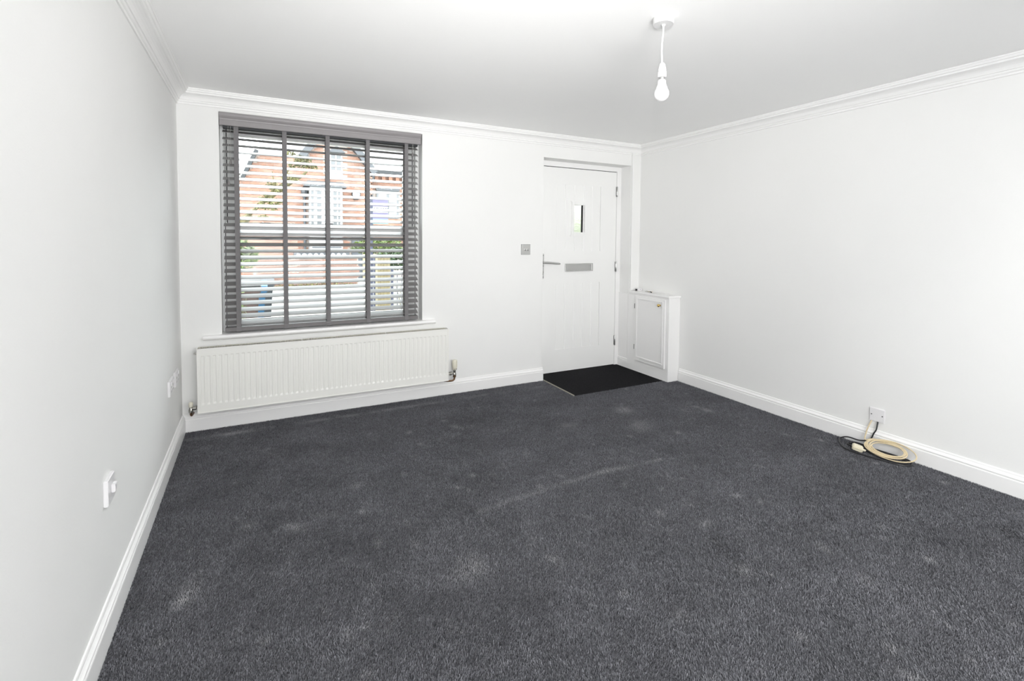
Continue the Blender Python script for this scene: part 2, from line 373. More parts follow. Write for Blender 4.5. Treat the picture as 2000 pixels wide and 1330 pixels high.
for _ in range(60): spots.append((g_.uniform(-0.4, 3.3), g_.uniform(0.6, 3.5), g_.uniform(0.012, 0.04)))
for sx, sy, sr in spots:
    a_ = g_.uniform(0, PI); el = g_.uniform(1.0, 2.4); ddx, ddy = px_-sx, py_-sy
    u1 = (ddx*math.cos(a_)+ddy*math.sin(a_))/(sr*el*0.6); u2 = (-ddx*math.sin(a_)+ddy*math.cos(a_))/(sr*0.7)
    dust_ += g_.uniform(0.28, 0.60)*np.exp(-(u1*u1+u2*u2)*1.3)
line_y = np.interp(px_, [0.904, 1.09, 1.383, 1.689, 2.05], [2.074, 2.099, 2.118, 2.132, 2.11])
dust_ += (0.26+0.16*waves(px_, py_, 8, 1.5, 6.0, 31))*np.exp(-((py_-line_y)/0.020)**2)*((px_ > 0.9) & (px_ < 2.1))
dust_ = np.clip(dust_*rng.uniform(0.2, 1.5, nb), 0, 0.9)
at2 = me.attributes.new('dust', 'FLOAT', 'FACE'); at2.data.foreach_set('value', dust_.astype(np.float32))
me.materials.append(M_pile); pile_o = bpy.data.objects.new('carpet_pile', me); COL.objects.link(pile_o); pile_o.parent = floor; pile_o['kind'] = 'stuff'
struct(box(-0.8, R+0.1, BACK-0.1, D+0.3, H, H+0.05).build('ceiling', M_ceil))
T = 0.30
wf = MB()
wf.box(-0.8, OX0, D, D+T, -0.05, H); wf.box(OX1, DX0, D, D+T, -0.05, H); wf.box(DX1, R+0.3, D, D+T, -0.05, H)
wf.box(OX0, OX1, D, D+T, -0.05, OZ0-0.03); wf.box(OX0, OX1, D, D+T, OZ1, H); wf.box(DX0, DX1, D, D+T, DZ1, H)
struct(wf.build('wall_far', M_wall))
wl = MB(); wl.prism([(lx(D)-0.15, D), (lx(D), D), (lx(BACK), BACK), (lx(BACK)-0.15, BACK)], 'z', -0.05, H); struct(wl.build('wall_left', M_wall))
struct(box(R, R+0.15, BACK, D, -0.05, H).build('wall_right', M_wall))
struct(box(-0.8, R+0.15, BACK-0.12, BACK, -0.05, H).build('wall_back', M_wall))

# baseboards: moulded profile (offset from wall, height)
BP = [(0, -0.009), (0.018, -0.009), (0.018, 0.076), (0.0165, 0.080), (0.0125, 0.0805), (0.0125, 0.084), (0.0155, 0.0855), (0.0165, 0.089),
      (0.0155, 0.093), (0.011, 0.0985), (0.0075, 0.104), (0.0065, 0.110), (0.0045, 0.114), (0, 0.115)]
def sweep(prof, fn, ends, name, m, z0=0.0, down=False):
    """fn(end, offset) -> (x, y); ends = (0, 1); straight mitred length"""
    vs = []; n = len(prof)
    for e in ends:
        for d, z in prof:
            x, y = fn(e, d); vs.append((x, y, z0-z if down else z0+z))
    fs = [tuple(range(n)), tuple(range(2*n-1, n-1, -1))] + [(i, i+n, (i+1) % n+n, (i+1) % n) for i in range(n)]
    b = MB(); b.add(vs, fs); o = b.build(name, m); 
    return struct(o)
sweep(BP, lambda e, d: (lx(D)+d, D-d) if e == 0 else (2.290, D-d), (0, 1), 'baseboard_far', M_trim)
sweep(BP, lambda e, d: (lx(D-d)+d, D-d) if e == 0 else (lx(BACK)+d, BACK), (0, 1), 'baseboard_left', M_trim)
sweep(BP, lambda e, d: (R-d, 3.250) if e == 0 else (R-d, BACK), (0, 1), 'baseboard_right', M_trim)
sweep([(d, z-0.004) for d, z in BP], lambda e, d: (DX1-d+0.006, 3.984) if e == 0 else (DX1-d+0.006, D-0.004), (0, 1), 'baseboard_reveal', M_trim)
# cornice profile (offset from wall, drop from ceiling)
CP = [(0, 0), (0.074, 0), (0.074, 0.007), (0.070, 0.009), (0.068, 0.015), (0.0665, 0.020), (0.060, 0.022), (0.060, 0.031), (0.056, 0.0335),
      (0.048, 0.036), (0.038, 0.042), (0.030, 0.050), (0.0245, 0.060), (0.0215, 0.068), (0.0165, 0.0695), (0.0165, 0.0745), (0.0145, 0.079), (0.011, 0.082),
      (0.0085, 0.0835), (0.0085, 0.0915), (0.0065, 0.0952), (0, 0.0952)]
sweep(CP, lambda e, d: (lx(D)+d, D-d) if e == 0 else (R-d, D-d), (0, 1), 'trim_1', M_cornice, H, True)
sweep(CP, lambda e, d: (lx(D-d)+d, D-d) if e == 0 else (lx(BACK)+d, BACK), (0, 1), 'trim_2', M_cornice, H, True)
sweep(CP, lambda e, d: (R-d, D-d) if e == 0 else (R-d, BACK), (0, 1), 'trim_3', M_cornice, H, True)
# slim cable trunking in the corner, and the boxed lower part of the door reveal
struct(box(3.313, 3.346, D-0.016, D, 0.79, 2.235).build('trim_4', M_wall, bevel=0.002))
tb = MB(); tb.box(3.301, DX1, D+0.004, D+0.165, 0.0, 0.758); tb.box(3.297, DX1, D, D+0.168, 0.755, 0.762)
struct(tb.build('trim_5', M_trim, bevel=0.001))

# ------------------------------------------------------------------ window
win = empty('window_1', (0.445, D+0.12, OZ0), kind='structure')
WY = D+0.105       # inner face of the box frame
fr = MB()
fr.box(OX0, -0.236, WY, WY+0.12, OZ0, OZ1); fr.box(1.120, OX1, WY, WY+0.12, OZ0, OZ1)
fr.box(-0.236, -0.2265, WY+0.05, WY+0.12, 1.40, 2.105); fr.box(1.1103, 1.120, WY+0.05, WY+0.12, 1.40, 2.105); fr.box(-0.236, 1.120, WY, WY+0.12, 2.105, OZ1); fr.box(-0.236, 1.120, WY+0.02, WY+0.12, OZ0, 0.650)
fr.build('window_frame', M_upvc, win, bevel=0.003)
def sash(name, y0, y1, z0, z1, zb, zt, x0=-0.232, x1=1.116, gx0=-0.150, gx1=1.034):
    s = MB(); s.box(x0, gx0, y0, y1, z0, z1); s.box(gx1, x1, y0, y1, z0, z1); s.box(gx0, gx1, y0, y1, z0, zb); s.box(gx0, gx1, y0, y1, zt, z1)
    o = s.build(name, M_upvc, win, bevel=0.004)
    g = box(gx0-0.005, gx1+0.005, (y0+y1)/2-0.003, (y0+y1)/2+0.003, zb-0.005, zt+0.005).build('pane', M_glass, o)
    return o
sash('lower_sash', WY+0.004, WY+0.044, 0.652, 1.398, 0.713, 1.308)
up = sash('upper_sash', WY+0.054, WY+0.094, 1.345, 2.104, 1.405, 2.015, x0=-0.222, x1=1.106)
pl = MB(); pl.box(-0.2262, -0.2215, WY+0.052, WY+0.07, 1.40, 2.105); pl.box(1.1055, 1.1100, WY+0.052, WY+0.07, 1.40, 2.105)
pl.box(-0.237, -0.2325, WY+0.006, WY+0.02, 0.65, 1.40); pl.box(1.1155, 1.121, WY+0.006, WY+0.02, 0.65, 1.40)
pl.build('brush_seal', M_brush, win)
lk = MB(); lk.box(0.42, 0.48, WY+0.006, WY+0.04, 1.398, 1.412); lk.box(-0.02, 0.05, WY+0.006, WY+0.03, 1.398, 1.406)
lk.build('sash_fastener', M_outwhite, win, bevel=0.002)
sl = MB()
prof = [(D-0.034, 0.608), (D-0.040, 0.614), (D-0.042, 0.6215), (D-0.040, 0.629), (D-0.034, 0.635), (D-0.02, 0.636), (D+0.12, 0.637), (D+0.12, 0.602), (D-0.02, 0.602)]
n = len(prof)
sl.prism(prof[:], 'x', OX0, OX1)
fp = [(y, z) for y, z in prof[:6]] + [(D+0.0, 0.636), (D+0.0, 0.602)]
for x0, x1 in ((-0.365, OX0), (OX1, 1.248)): sl.prism(fp, 'x', x0, x1)
sl.build('window_sill', M_trim, win)

# ------------------------------------------------------------------ venetian blind
bl = empty('venetian_blind', (0.435, D+0.04, 0.64), 'dark grey wooden slatted blind, half open, filling the window recess', 'blind')
BY = D+0.036       # slat centre plane
vz0, vz1 = 2.052, 2.136
vp = [(D+0.012, vz0), (D-0.004, vz0+0.0), (D-0.006, vz0+0.004), (D-0.006, vz0+0.034), (D-0.0085, vz0+0.038), (D-0.0095, vz0+0.045), (D-0.015, vz0+0.053),
      (D-0.020, vz0+0.062), (D-0.0225, vz0+0.070), (D-0.0225, vz0+0.080), (D-0.020, vz0+0.084), (D+0.012, vz0+0.084)]
v = MB(); v.prism(vp, 'x', OX0+0.003, OX1-0.014); v.build('valance', M_valance, bl)
box(-0.235, 1.112, D+0.014, D+0.060, 2.037, 2.115).build('headrail', M_outdark, bl, bevel=0.002)
TILT = math.radians(26)
sm = MB(); seg = 6; w = 0.0505; th = 0.0027
pp = []
for i in range(seg+1):
    t = -0.5+i/seg; pp.append((t*w, 0.0005*(1-4*t*t)))
loop = [(y, z+th/2) for y, z in pp] + [(y, z-th/2) for y, z in reversed(pp)]
ca, sa = math.cos(TILT), math.sin(TILT)
loop = [(y*ca-z*sa, y*sa+z*ca) for y, z in loop]      # outer (+y) edge high, room edge low
sm.prism(loop, 'x', -0.2385, 1.1150)
slat0 = sm.build('slat', M_blind, bl, smooth=True, loc=(0, 0, 0))
slat_mesh = slat0.data; slat0.location = Vector((0, BY, 2.040))-parent_origin(bl)
PITCH_S = 0.0453
zs = [2.018-i*PITCH_S for i in range(30)]
slat0.location = Vector((0, BY, zs[0]+0.0012))-parent_origin(bl)
for i, z in enumerate(zs[1:]):
    o = slat0.copy(); COL.objects.link(o); o.parent = bl
    o.location = Vector((random.uniform(-0.001, 0.001), BY, z+random.uniform(-0.0007, 0.0007)))-parent_origin(bl)
    o.rotation_euler = (math.radians(random.uniform(-0.5, 0.5)), math.radians(random.uniform(-0.04, 0.04)), 0)
box(-0.2385, 1.115, BY-0.026, BY+0.026, 0.6465, 0.6745).build('bottom_rail', M_rail, bl, bevel=0.003)
XT = [-0.157, 0.1425, 0.431, 0.721, 1.0195]
for x in XT:
    t = MB(); hw = 0.0145
    z = 2.062; steps = [(D+0.0095, 2.075), (D+0.0095, 0.676), (D+0.0065, 0.668), (D+0.0065, 0.644), (D+0.012, 0.642)]
    for (ya, za), (yb, zb) in zip(steps[:-1], steps[1:]):
        t.add([(x-hw, ya, za), (x+hw, ya, za), (x+hw, yb, zb), (x-hw, yb, zb), (x-hw, ya+0.0012, za), (x+hw, ya+0.0012, za), (x+hw, yb+0.0012, zb), (x-hw, yb+0.0012, zb)],
              [(0, 1, 2, 3), (7, 6, 5, 4), (0, 4, 5, 1), (1, 5, 6, 2), (2, 6, 7, 3), (3, 7, 4, 0)])
    lt = t.build('ladder_tape', M_tape, bl)
    b2 = MB(); b2.box(x-hw, x+hw, BY+0.0265, BY+0.0275, 0.66, 2.07); b2.build('back_tape', M_tape, lt)
    rg = MB()
    for z in zs: rg.box(x-0.003, x+0.003, BY-0.025, BY+0.026, z-0.0135, z-0.0125)
    rg.build('tape_rung', M_tape, lt, kind='stuff')
def tassel(x, ztop, z, s=1.0):
    c = MB(); c.tube([(x, D+0.004, ztop), (x+0.0005, D+0.003, (ztop+z)/2), (x, D+0.0035, z+0.03)], 0.0009, 6)
    o = c.build('pull_cord', M_cord, bl)
    k = MB(); k.lathe([(0.0015, 0.033), (0.004, 0.031), (0.0065, 0.022), (0.0085, 0.004), (0.0085, 0.0), (0.006, -0.002)], (x, D+0.0035, z), seg=14)
    k.build('tassel', M_tassel, o, smooth=True)
tassel(-0.190, 2.055, 1.795); tassel(-0.203, 2.055, 1.655)
tassel(1.066, 2.053, 1.955); tassel(1.074, 2.053, 1.660)

# ------------------------------------------------------------------ front door
door = empty('door_1', (2.79, D+RD, 0), kind='structure')
YD = D+RD
LX0, LX1, LZ0, LZ1 = 2.330, 3.2475, 0.006, 1.9975
lf = MB()
T2 = 0.044
PX0, PX1 = 2.522, 3.048
lf.box(LX0, PX0, YD, YD+T2, LZ0, LZ1); lf.box(PX1, LX1, YD, YD+T2, LZ0, LZ1)
lf.box(PX0, PX1, YD, YD+T2, 1.839, LZ1); lf.box(PX0, PX1, YD, YD+T2, 0.873, 1.192); lf.box(PX0, PX1, YD, YD+T2, LZ0, 0.226)
leaf = lf.build('door_leaf', M_door, door)
bw = (PX1-PX0)/5
def board(x0, x1, z0, z1):
    g = 0.0045; y0 = YD+0.0035
    m = MB(); m.prism([(x0, YD+0.035), (x0, y0+g), (x0+g, y0), (x1-g, y0), (x1, y0+g), (x1, YD+0.035)], 'z', z0, z1)
    return m.build('panel_board', M_door, leaf)
for k in range(5):
    a, b = PX0+k*bw, PX0+(k+1)*bw
    board(a, b, 0.226, 0.873)
    if k == 2: board(a, b, 1.650, 1.839); board(a, b, 1.192, 1.372)
    else: board(a, b, 1.192, 1.839)
# little glazed light
gf = MB()
gx0, gx1, gz0, gz1 = 2.722, 2.846, 1.377, 1.645
ox0, ox1, oz0, oz1 = 2.692, 2.880, 1.345, 1.672
y0, y1 = YD-0.011, YD+0.040
gf.box(ox0, gx0, y0, y1, oz0, oz1); gf.box(gx1, ox1, y0, y1, oz0, oz1); gf.box(gx0, gx1, y0, y1, oz0, gz0); gf.box(gx0, gx1, y0, y1, gz1, oz1)
gf.box(ox0-0.012, ox1+0.012, YD-0.014, YD+0.006, oz0-0.008, oz0+0.002)
gf.box(ox0-0.006, ox1+0.006, YD-0.008, YD+0.006, oz1, oz1+0.01)
gfo = gf.build('glazing_frame', M_door, door, bevel=0.003)
box(gx0-0.004, gx1+0.004, YD+0.022, YD+0.028, gz0-0.004, gz1+0.004).build('pane', M_obscure, gfo)
box(gx1-0.024, gx1-0.0005, YD+0.013, YD+0.0215, gz0-0.002, gz1+0.002).build('glazing_gasket', M_black, gfo)
# frame
df = MB()
df.box(3.2525, DX1, YD, YD+0.075, 0, DZ1); df.box(DX0, 2.325, YD, YD+0.075, 0, DZ1); df.box(2.325, 3.2525, YD, YD+0.075, 2.004, DZ1)
df.box(3.235, 3.2525, YD+0.046, YD+0.075, 0, 2.004); df.box(2.325, 2.345, YD+0.046, YD+0.075, 0, 2.004); df.box(2.345, 3.235, YD+0.046, YD+0.075, 1.985, 2.004)
df.build('door_frame', M_trim, door)
ws = MB(); ws.box(LX1, 3.2525, YD+0.012, YD+0.045, 0.0, 2.004); ws.box(2.325, LX1, YD+0.008, YD+0.045, LZ1, 2.004); ws.box(2.325, LX0, YD+0.012, YD+0.045, 0, LZ1)
ws.build('weather_seal', M_black, door)
for z in (1.80, 1.029, 0.26):
    h = MB(); h.lathe([(0.0065, -0.052), (0.0078, -0.050), (0.0078, 0.050), (0.0065, 0.052)], (3.2505, YD-0.006, z), seg=14)
    h.box(3.250, 3.262, YD-0.004, YD+0.001, z-0.050, z+0.050)
    ho = h.build('hinge', M_chrome, door, smooth=True)
    k = MB(); k.box(3.2415, 3.2465, YD-0.0075, YD+0.001, z-0.050, z+0.050); k.build('hinge_leaf', M_screw, ho)
# letter plate
lp = MB(); a0, a1, b0, b1 = 2.622, 2.957, 0.990, 1.068; w_ = 0.014
for bx in ((a0, a1, b1-0.010, b1), (a0, a1, b0, b0+0.010), (a0, a0+0.02, b0+0.010, b1-0.010), (a1-0.02, a1, b0+0.010, b1-0.010)):
    lp.box(bx[0], bx[1], YD-0.010, YD+0.001, bx[2], bx[3])
lpo = lp.build('letter_plate', M_chrome, door, bevel=0.0025)
box(a0+0.021, a1-0.021, YD-0.006, YD-0.002, b0+0.0112, b1-0.0112).build('letter_flap', M_steel, lpo, bevel=0.001)
# lever handle on its back plate
hp = MB(); hp.box(2.348, 2.381, YD-0.008, YD+0.001, 0.926, 1.168)
hpo = hp.build('handle_plate', M_steel, door, bevel=0.003)
lv = MB(); lv.lathe([(0.011, 0), (0.011, 0.004), (0.009, 0.006), (0.009, 0.036)], (2.368, YD-0.007, 1.083), (0, -1, 0), 16)
lv.tube([(2.362, YD-0.046, 1.084), (2.372, YD-0.0475, 1.084), (2.395, YD-0.048, 1.083), (2.44, YD-0.047, 1.079), (2.50, YD-0.044, 1.073), (2.536, YD-0.042, 1.0705), (2.544, YD-0.0415, 1.070)],
        [0.008, 0.0098, 0.0100, 0.0095, 0.0088, 0.0085, 0.005], 12)
lv.build('lever_handle', M_steel, hpo, smooth=True)
sc_ = MB()
for z in (1.150, 1.050, 0.943): sc_.lathe([(0.0042, 0), (0.0042, 0.0012)], (2.372, YD-0.0078, z), (0, -1, 0), 10)
sc_.box(2.360, 2.368, YD-0.0105, YD-0.007, 0.965, 0.985)
sc_.build('screw_head', M_screw, hpo)
kc = MB(); kc.lathe([(0.0085, 0), (0.0085, 0.006), (0.007, 0.007)], (2.366, YD-0.008, 0.990), (0, -1, 0), 14); kc.build('lock_cylinder', M_nickel, hpo, smooth=True)

# door mat set in its well
mt = box(2.2995, 3.2945, 3.316, D+RD+0.04, -0.0195, -0.003)
mo = mt.build('door_mat', M_mat); tag(mo, 'black coir entrance mat sunk into the carpet at the front door', 'mat')
# carpet edging strips round the well
e1 = box(2.2955, 2.2990, 3.310, D-0.012, -0.019, 0.0028); struct(e1.build('trim_6', M_nosing))

# ------------------------------------------------------------------ meter cupboard in the corner
CX0, CY0, CY1, CZ = 3.296, 3.258, D-0.001, 0.770
cb = empty('meter_cupboard', (3.36, 3.54, 0), 'small white corner cupboard with a brass knob beside the front door', 'cupboard')
c = MB()
c.box(CX0, R-0.001, CY0, CY1, -0.008, CZ)
c.build('body', M_trim, cb, bevel=0.0015)
tp = MB(); tp.prism([(3.283, 3.247), (R-0.001, 3.247), (R-0.001, D-0.018), (3.283, D-0.018)], 'z', CZ+0.001, CZ+0.020)
tp.build('top_board', M_trim, cb, bevel=0.004)
dy0, dy1, dz0, dz1 = 3.296, 3.703, 0.111, 0.751
dd = box(CX0-0.014, CX0-0.0005, dy0, dy1, dz0, dz1).build('door', M_trim, cb, bevel=0.002)
pm = MB(); my0, my1, mz0, mz1 = dy0+0.022, dy1-0.024, dz0+0.030, dz1-0.016
for (ya, yb, za, zb) in ((my0, my1, mz1-0.014, mz1), (my0, my1, mz0, mz0+0.014), (my0, my0+0.014, mz0+0.014, mz1-0.014), (my1-0.014, my1, mz0+0.014, mz1-0.014)):
    pm.box(CX0-0.020, CX0-0.013, ya, yb, za, zb)
pm.build('panel_moulding', M_trim, dd, bevel=0.0025)
kb = MB(); kb.lathe([(0.009, 0), (0.010, 0.002), (0.006, 0.004), (0.0055, 0.012), (0.011, 0.015), (0.0145, 0.020), (0.0145, 0.024), (0.011, 0.029), (0.004, 0.031)], (CX0-0.014, 3.358, 0.697), (-1, 0, 0), 20)
kb.build('knob', M_brass, dd, smooth=True)
for z in (0.650, 0.242):
    hg = MB(); hg.lathe([(0.003, -0.024), (0.003, 0.024)], (CX0-0.012, 3.7065, z), seg=8); hg.build('hinge', M_screw, dd)

# bits left on the cupboard top
ZT = CZ+0.0202
jb = MB(); jb.box(3.366, 3.424, 3.757, 3.797, ZT, ZT+0.024)
jr = empty('socket_adaptor', (3.39, 3.77, ZT), 'tiny white plastic socket adaptor standing on the cupboard top', 'adaptor')
jb.build('body', M_plastic, jr, bevel=0.003)
q = MB(); q.lathe([(0.008, 0), (0.009, 0.004), (0.009, 0.012), (0.006, 0.014)], (3.352, 3.770, ZT+0.012), (0, -1, 0.0), 14)
q.tube([(3.366, 3.775, ZT+0.012), (3.356, 3.772, ZT+0.012)], 0.005, 8); q.build('knob', M_black, jr, smooth=True)
q = MB(); q.lathe([(0.003, 0), (0.003, 0.001)], (3.396, 3.7565, ZT+0.014), (0, -1, 0), 8); q.build('screw_head', M_screw, jr)
q = MB(); q.box(3.345, 3.357, 3.768, 3.782, ZT, ZT+0.006); q.build('foot', M_steel, jr)
ky = empty('key_bunch', (3.40, 3.62, ZT), 'small bunch of metal keys lying on the cupboard top', 'keys')
q = MB(); ring = [(3.398+0.014*math.cos(a), 3.66+0.014*math.sin(a), ZT+0.004+0.003*math.sin(a*2)) for a in [2*PI*i/20 for i in range(21)]]
q.tube(ring, 0.0012, 6); q.build('key_ring', M_chrome, ky, smooth=True)
def key(ax, ay, ang, z, m):
    k = MB(); ca_, sa_ = math.cos(ang), math.sin(ang)
    head = [(0.010*math.cos(t), 0.010*math.sin(t)) for t in [2*PI*i/12 for i in range(12)]]
    k.prism([(ax+ca_*x-sa_*y, ay+sa_*x+ca_*y) for x, y in head], 'z', z, z+0.002)
    bl_ = [(0.009, -0.0035), (0.016, -0.004), (0.019, -0.0025), (0.023, -0.0042), (0.027, -0.0022), (0.031, -0.0038), (0.036, 0.0), (0.034, 0.0035), (0.009, 0.0035)]
    k.prism([(ax+ca_*x-sa_*y, ay+sa_*x+ca_*y) for x, y in bl_], 'z', z, z+0.002)
    return k.build('key', m, ky)
key(3.392, 3.640, -1.9, ZT+0.0005, M_chrome); key(3.405, 3.636, -1.2, ZT+0.003, M_brass); key(3.385, 3.652, -2.6, ZT+0.0055, M_nickel)
q = MB(); q.prism([(3.372, 3.575), (3.380, 3.570), (3.408, 3.615), (3.398, 3.622)], 'z', ZT+0.0006, ZT+0.0075); q.build('key_fob', M_black, ky, bevel=0.001)

# ------------------------------------------------------------------ radiator
rad = empty('radiator', (0.468, D-0.08, 0.14), 'long white ribbed panel radiator fixed under the window', 'radiator')
RX0, RX1, RZ0, RZ1, RY = -0.394, 1.332, 0.142, 0.567, D-0.110
def ribbed(name, yf, sign):
    p = MB(); nx = 51; pit = 0.0333; xs = []; x = RX0+0.012
    # cross profile: flutes
    marg = (RX1-RX0-nx*pit)/2
    xs = [(RX0, 0)]
    for k in range(nx):
        c0 = RX0+marg+k*pit+pit/2
        xs += [(c0-0.0105, 0), (c0-0.0070, 1), (c0+0.0070, 1), (c0+0.0105, 0)]
    xs.append((RX1, 0))
    zz = [(RZ0, 0), (RZ0+0.052, 0), (RZ0+0.066, 1), (RZ1-0.054, 1), (RZ1-0.048, 0), (RZ1, 0)]
    dep = 0.0032*sign; vs = []; fs = []
    for z, a in zz:
        for x, b in xs: vs.append((x, yf+dep*a*b, z))
    m = len(xs)
    for i in range(len(zz)-1):
        for j in range(m-1): fs.append((i*m+j, i*m+j+1, (i+1)*m+j+1, (i+1)*m+j))
    # back skin
    base = len(vs); yb = yf+0.010*(1 if sign > 0 else -1)
    vs += [(RX0, yb, RZ0), (RX1, yb, RZ0), (RX1, yb, RZ1), (RX0, yb, RZ1)]
    fs += [(base, base+1, base+2, base+3)]
    fs += [tuple([base]+list(range(0, m))+[base+1]), tuple([base+3, base+2]+list(range(len(zz)*m-1, (len(zz)-1)*m-1, -1)))]
    fs += [tuple([base, base+3]+[i*m for i in range(len(zz)-1, -1, -1)]), tuple([base+2, base+1]+[i*m+m-1 for i in range(len(zz))])]
    p.add(vs, fs); return p.build(name, M_rad, rad)
ribbed('front_panel', RY, 1)
ribbed('back_panel', D-0.030, -1)
# folded edge around the front panel
eg = MB(); eg.box(RX0-0.002, RX0+0.006, RY-0.003, RY+0.004, RZ0-0.002, RZ1+0.001); eg.box(RX1-0.006, RX1+0.002, RY-0.003, RY+0.004, RZ0-0.002, RZ1+0.001)
eg.box(RX0+0.006, RX1-0.006, RY-0.003, RY+0.004, RZ0-0.002, RZ0+0.005); eg.box(RX0+0.006, RX1-0.006, RY-0.003, RY+0.004, RZ1-0.006, RZ1+0.001)
eg.build('panel_edge', M_rad, rad, bevel=0.0015)
for x in (RX0-0.003, RX1-0.001):
    box(x, x+0.004, RY+0.0045, D-0.0405, RZ0+0.01, RZ1+0.001).build('side_panel', M_rad, rad)
# finned convector inside
cv = MB(); k = 0
x = RX0+0.01
while x < RX1-0.02: cv.box(x, x+0.0015, RY+0.014, D-0.044, RZ0+0.03, RZ1-0.03); x += 0.012
cv.build('convector_fins', M_rdark, rad, kind='stuff')
# top grille in three lengths, slotted
gx = [RX0+0.001, 0.245, 0.845, RX1-0.001]
for a, b in zip(gx[:-1], gx[1:]):
    g = MB(); a += 0.0; b -= 0.012
    zt0, zt1 = RZ1-0.0035, RZ1
    g.box(a, b, RY+0.0045, RY+0.014, zt0, zt1); g.box(a, b, D-0.052, D-0.0405, zt0, zt1)
    x = a
    while x < b-0.006: g.box(x, x+0.0038, RY+0.014, D-0.052, zt0, zt1); x += 0.0092
    g.box(b-0.004, b, RY+0.014, D-0.052, zt0, zt1)
    g.build('top_grille', M_gril, rad)
box(RX0+0.003, RX1-0.003, RY+0.0145, D-0.0445, RZ1-0.028, RZ1-0.026).build('inner_duct', M_rdark, rad)
# wall brackets, bleed valve
for x in (-0.18, 0.47, 1.12): box(x-0.015, x+0.015, D-0.0305, D-0.0005, 0.16, 0.54).build('wall_bracket', M_rad, rad)
bv = MB(); bv.lathe([(0.006, 0), (0.006, 0.010), (0.004, 0.012), (0.004, 0.017)], (RX0-0.003, D-0.085, 0.535), (-1, 0, 0), 10); bv.build('bleed_valve', M_nickel, rad, smooth=True)
# thermostatic valve (right) and lockshield valve (left)
VY = D-0.070
tv = MB()
tv.lathe([(0.0135, 0.224-0.224), (0.0165, 0.004), (0.0185, 0.016), (0.0195, 0.020), (0.0205, 0.060), (0.0205, 0.076), (0.018, 0.084), (0.010, 0.086)], (1.402, VY, 0.212), seg=20)
tvo = tv.build('thermostat_head', M_trv, rad, smooth=True)
q = MB(); 
for a in range(10):
    an = 2*PI*a/10; q.box(1.402+0.0200*math.cos(an)-0.0016, 1.402+0.0200*math.cos(an)+0.0016, VY+0.0200*math.sin(an)-0.0016, VY+0.0200*math.sin(an)+0.0016, 0.240, 0.288)
q.build('grip_ridge', M_trv, tvo)
q = MB()
for dx in (-0.006, 0.008): q.box(1.402+dx-0.003, 1.402+dx+0.003, VY-0.0195, VY-0.016, 0.221, 0.225)
q.build('setting_mark', M_black, tvo)
vb = MB()
vb.lathe([(0.014, 0), (0.015, 0.004), (0.012, 0.012), (0.010, 0.030), (0.012, 0.034), (0.012, 0.040)], (1.400, VY, 0.172), seg=14)
vb.lathe([(0.008, 0), (0.008, 0.024), (0.016, 0.026), (0.016, 0.040), (0.010, 0.042), (0.008, 0.062)], (1.398, VY, 0.186), (-1, 0, 0), 12)
vb.build('valve_body', M_nickel, rad, smooth=True)
pp_ = MB(); pp_.lathe([(0.009, 0), (0.013, 0.003), (0.013, 0.018), (0.009, 0.022)], (1.400, VY, 0.152), seg=12)
pp_.tube([(1.400, VY, 0.160), (1.400, VY, 0.146), (1.396, VY, 0.134), (1.386, VY, 0.127), (1.370, VY, 0.125), (1.345, VY+0.004, 0.125), (1.32, VY+0.02, 0.126), (1.30, D-0.009, 0.127)], 0.0078, 10)
pp_.build('supply_pipe', M_copper, rad, smooth=True)
lv_ = MB(); lv_.lathe([(0.008, 0), (0.012, 0.003), (0.0135, 0.026), (0.009, 0.034), (0.004, 0.036)], (-0.436, VY, 0.178), seg=14); lv_.build('lockshield_cap', M_trv, rad, smooth=True)
lb = MB(); lb.lathe([(0.010, 0), (0.013, 0.004), (0.013, 0.022), (0.010, 0.026), (0.010, 0.038)], (-0.436, VY, 0.142), seg=12)
lb.lathe([(0.008, 0), (0.008, 0.014), (0.013, 0.016), (0.013, 0.030), (0.008, 0.032), (0.008, 0.042)], (-0.436, VY, 0.170), (1, 0, 0), 12); lb.build('valve_body', M_nickel, rad, smooth=True)
lq = MB(); lq.tube([(-0.436, VY, 0.144), (-0.436, VY, 0.130), (-0.434, VY+0.008, 0.122), (-0.430, D-0.009, 0.120)], 0.0075, 10); lq.build('supply_pipe', M_copper, rad, smooth=True)

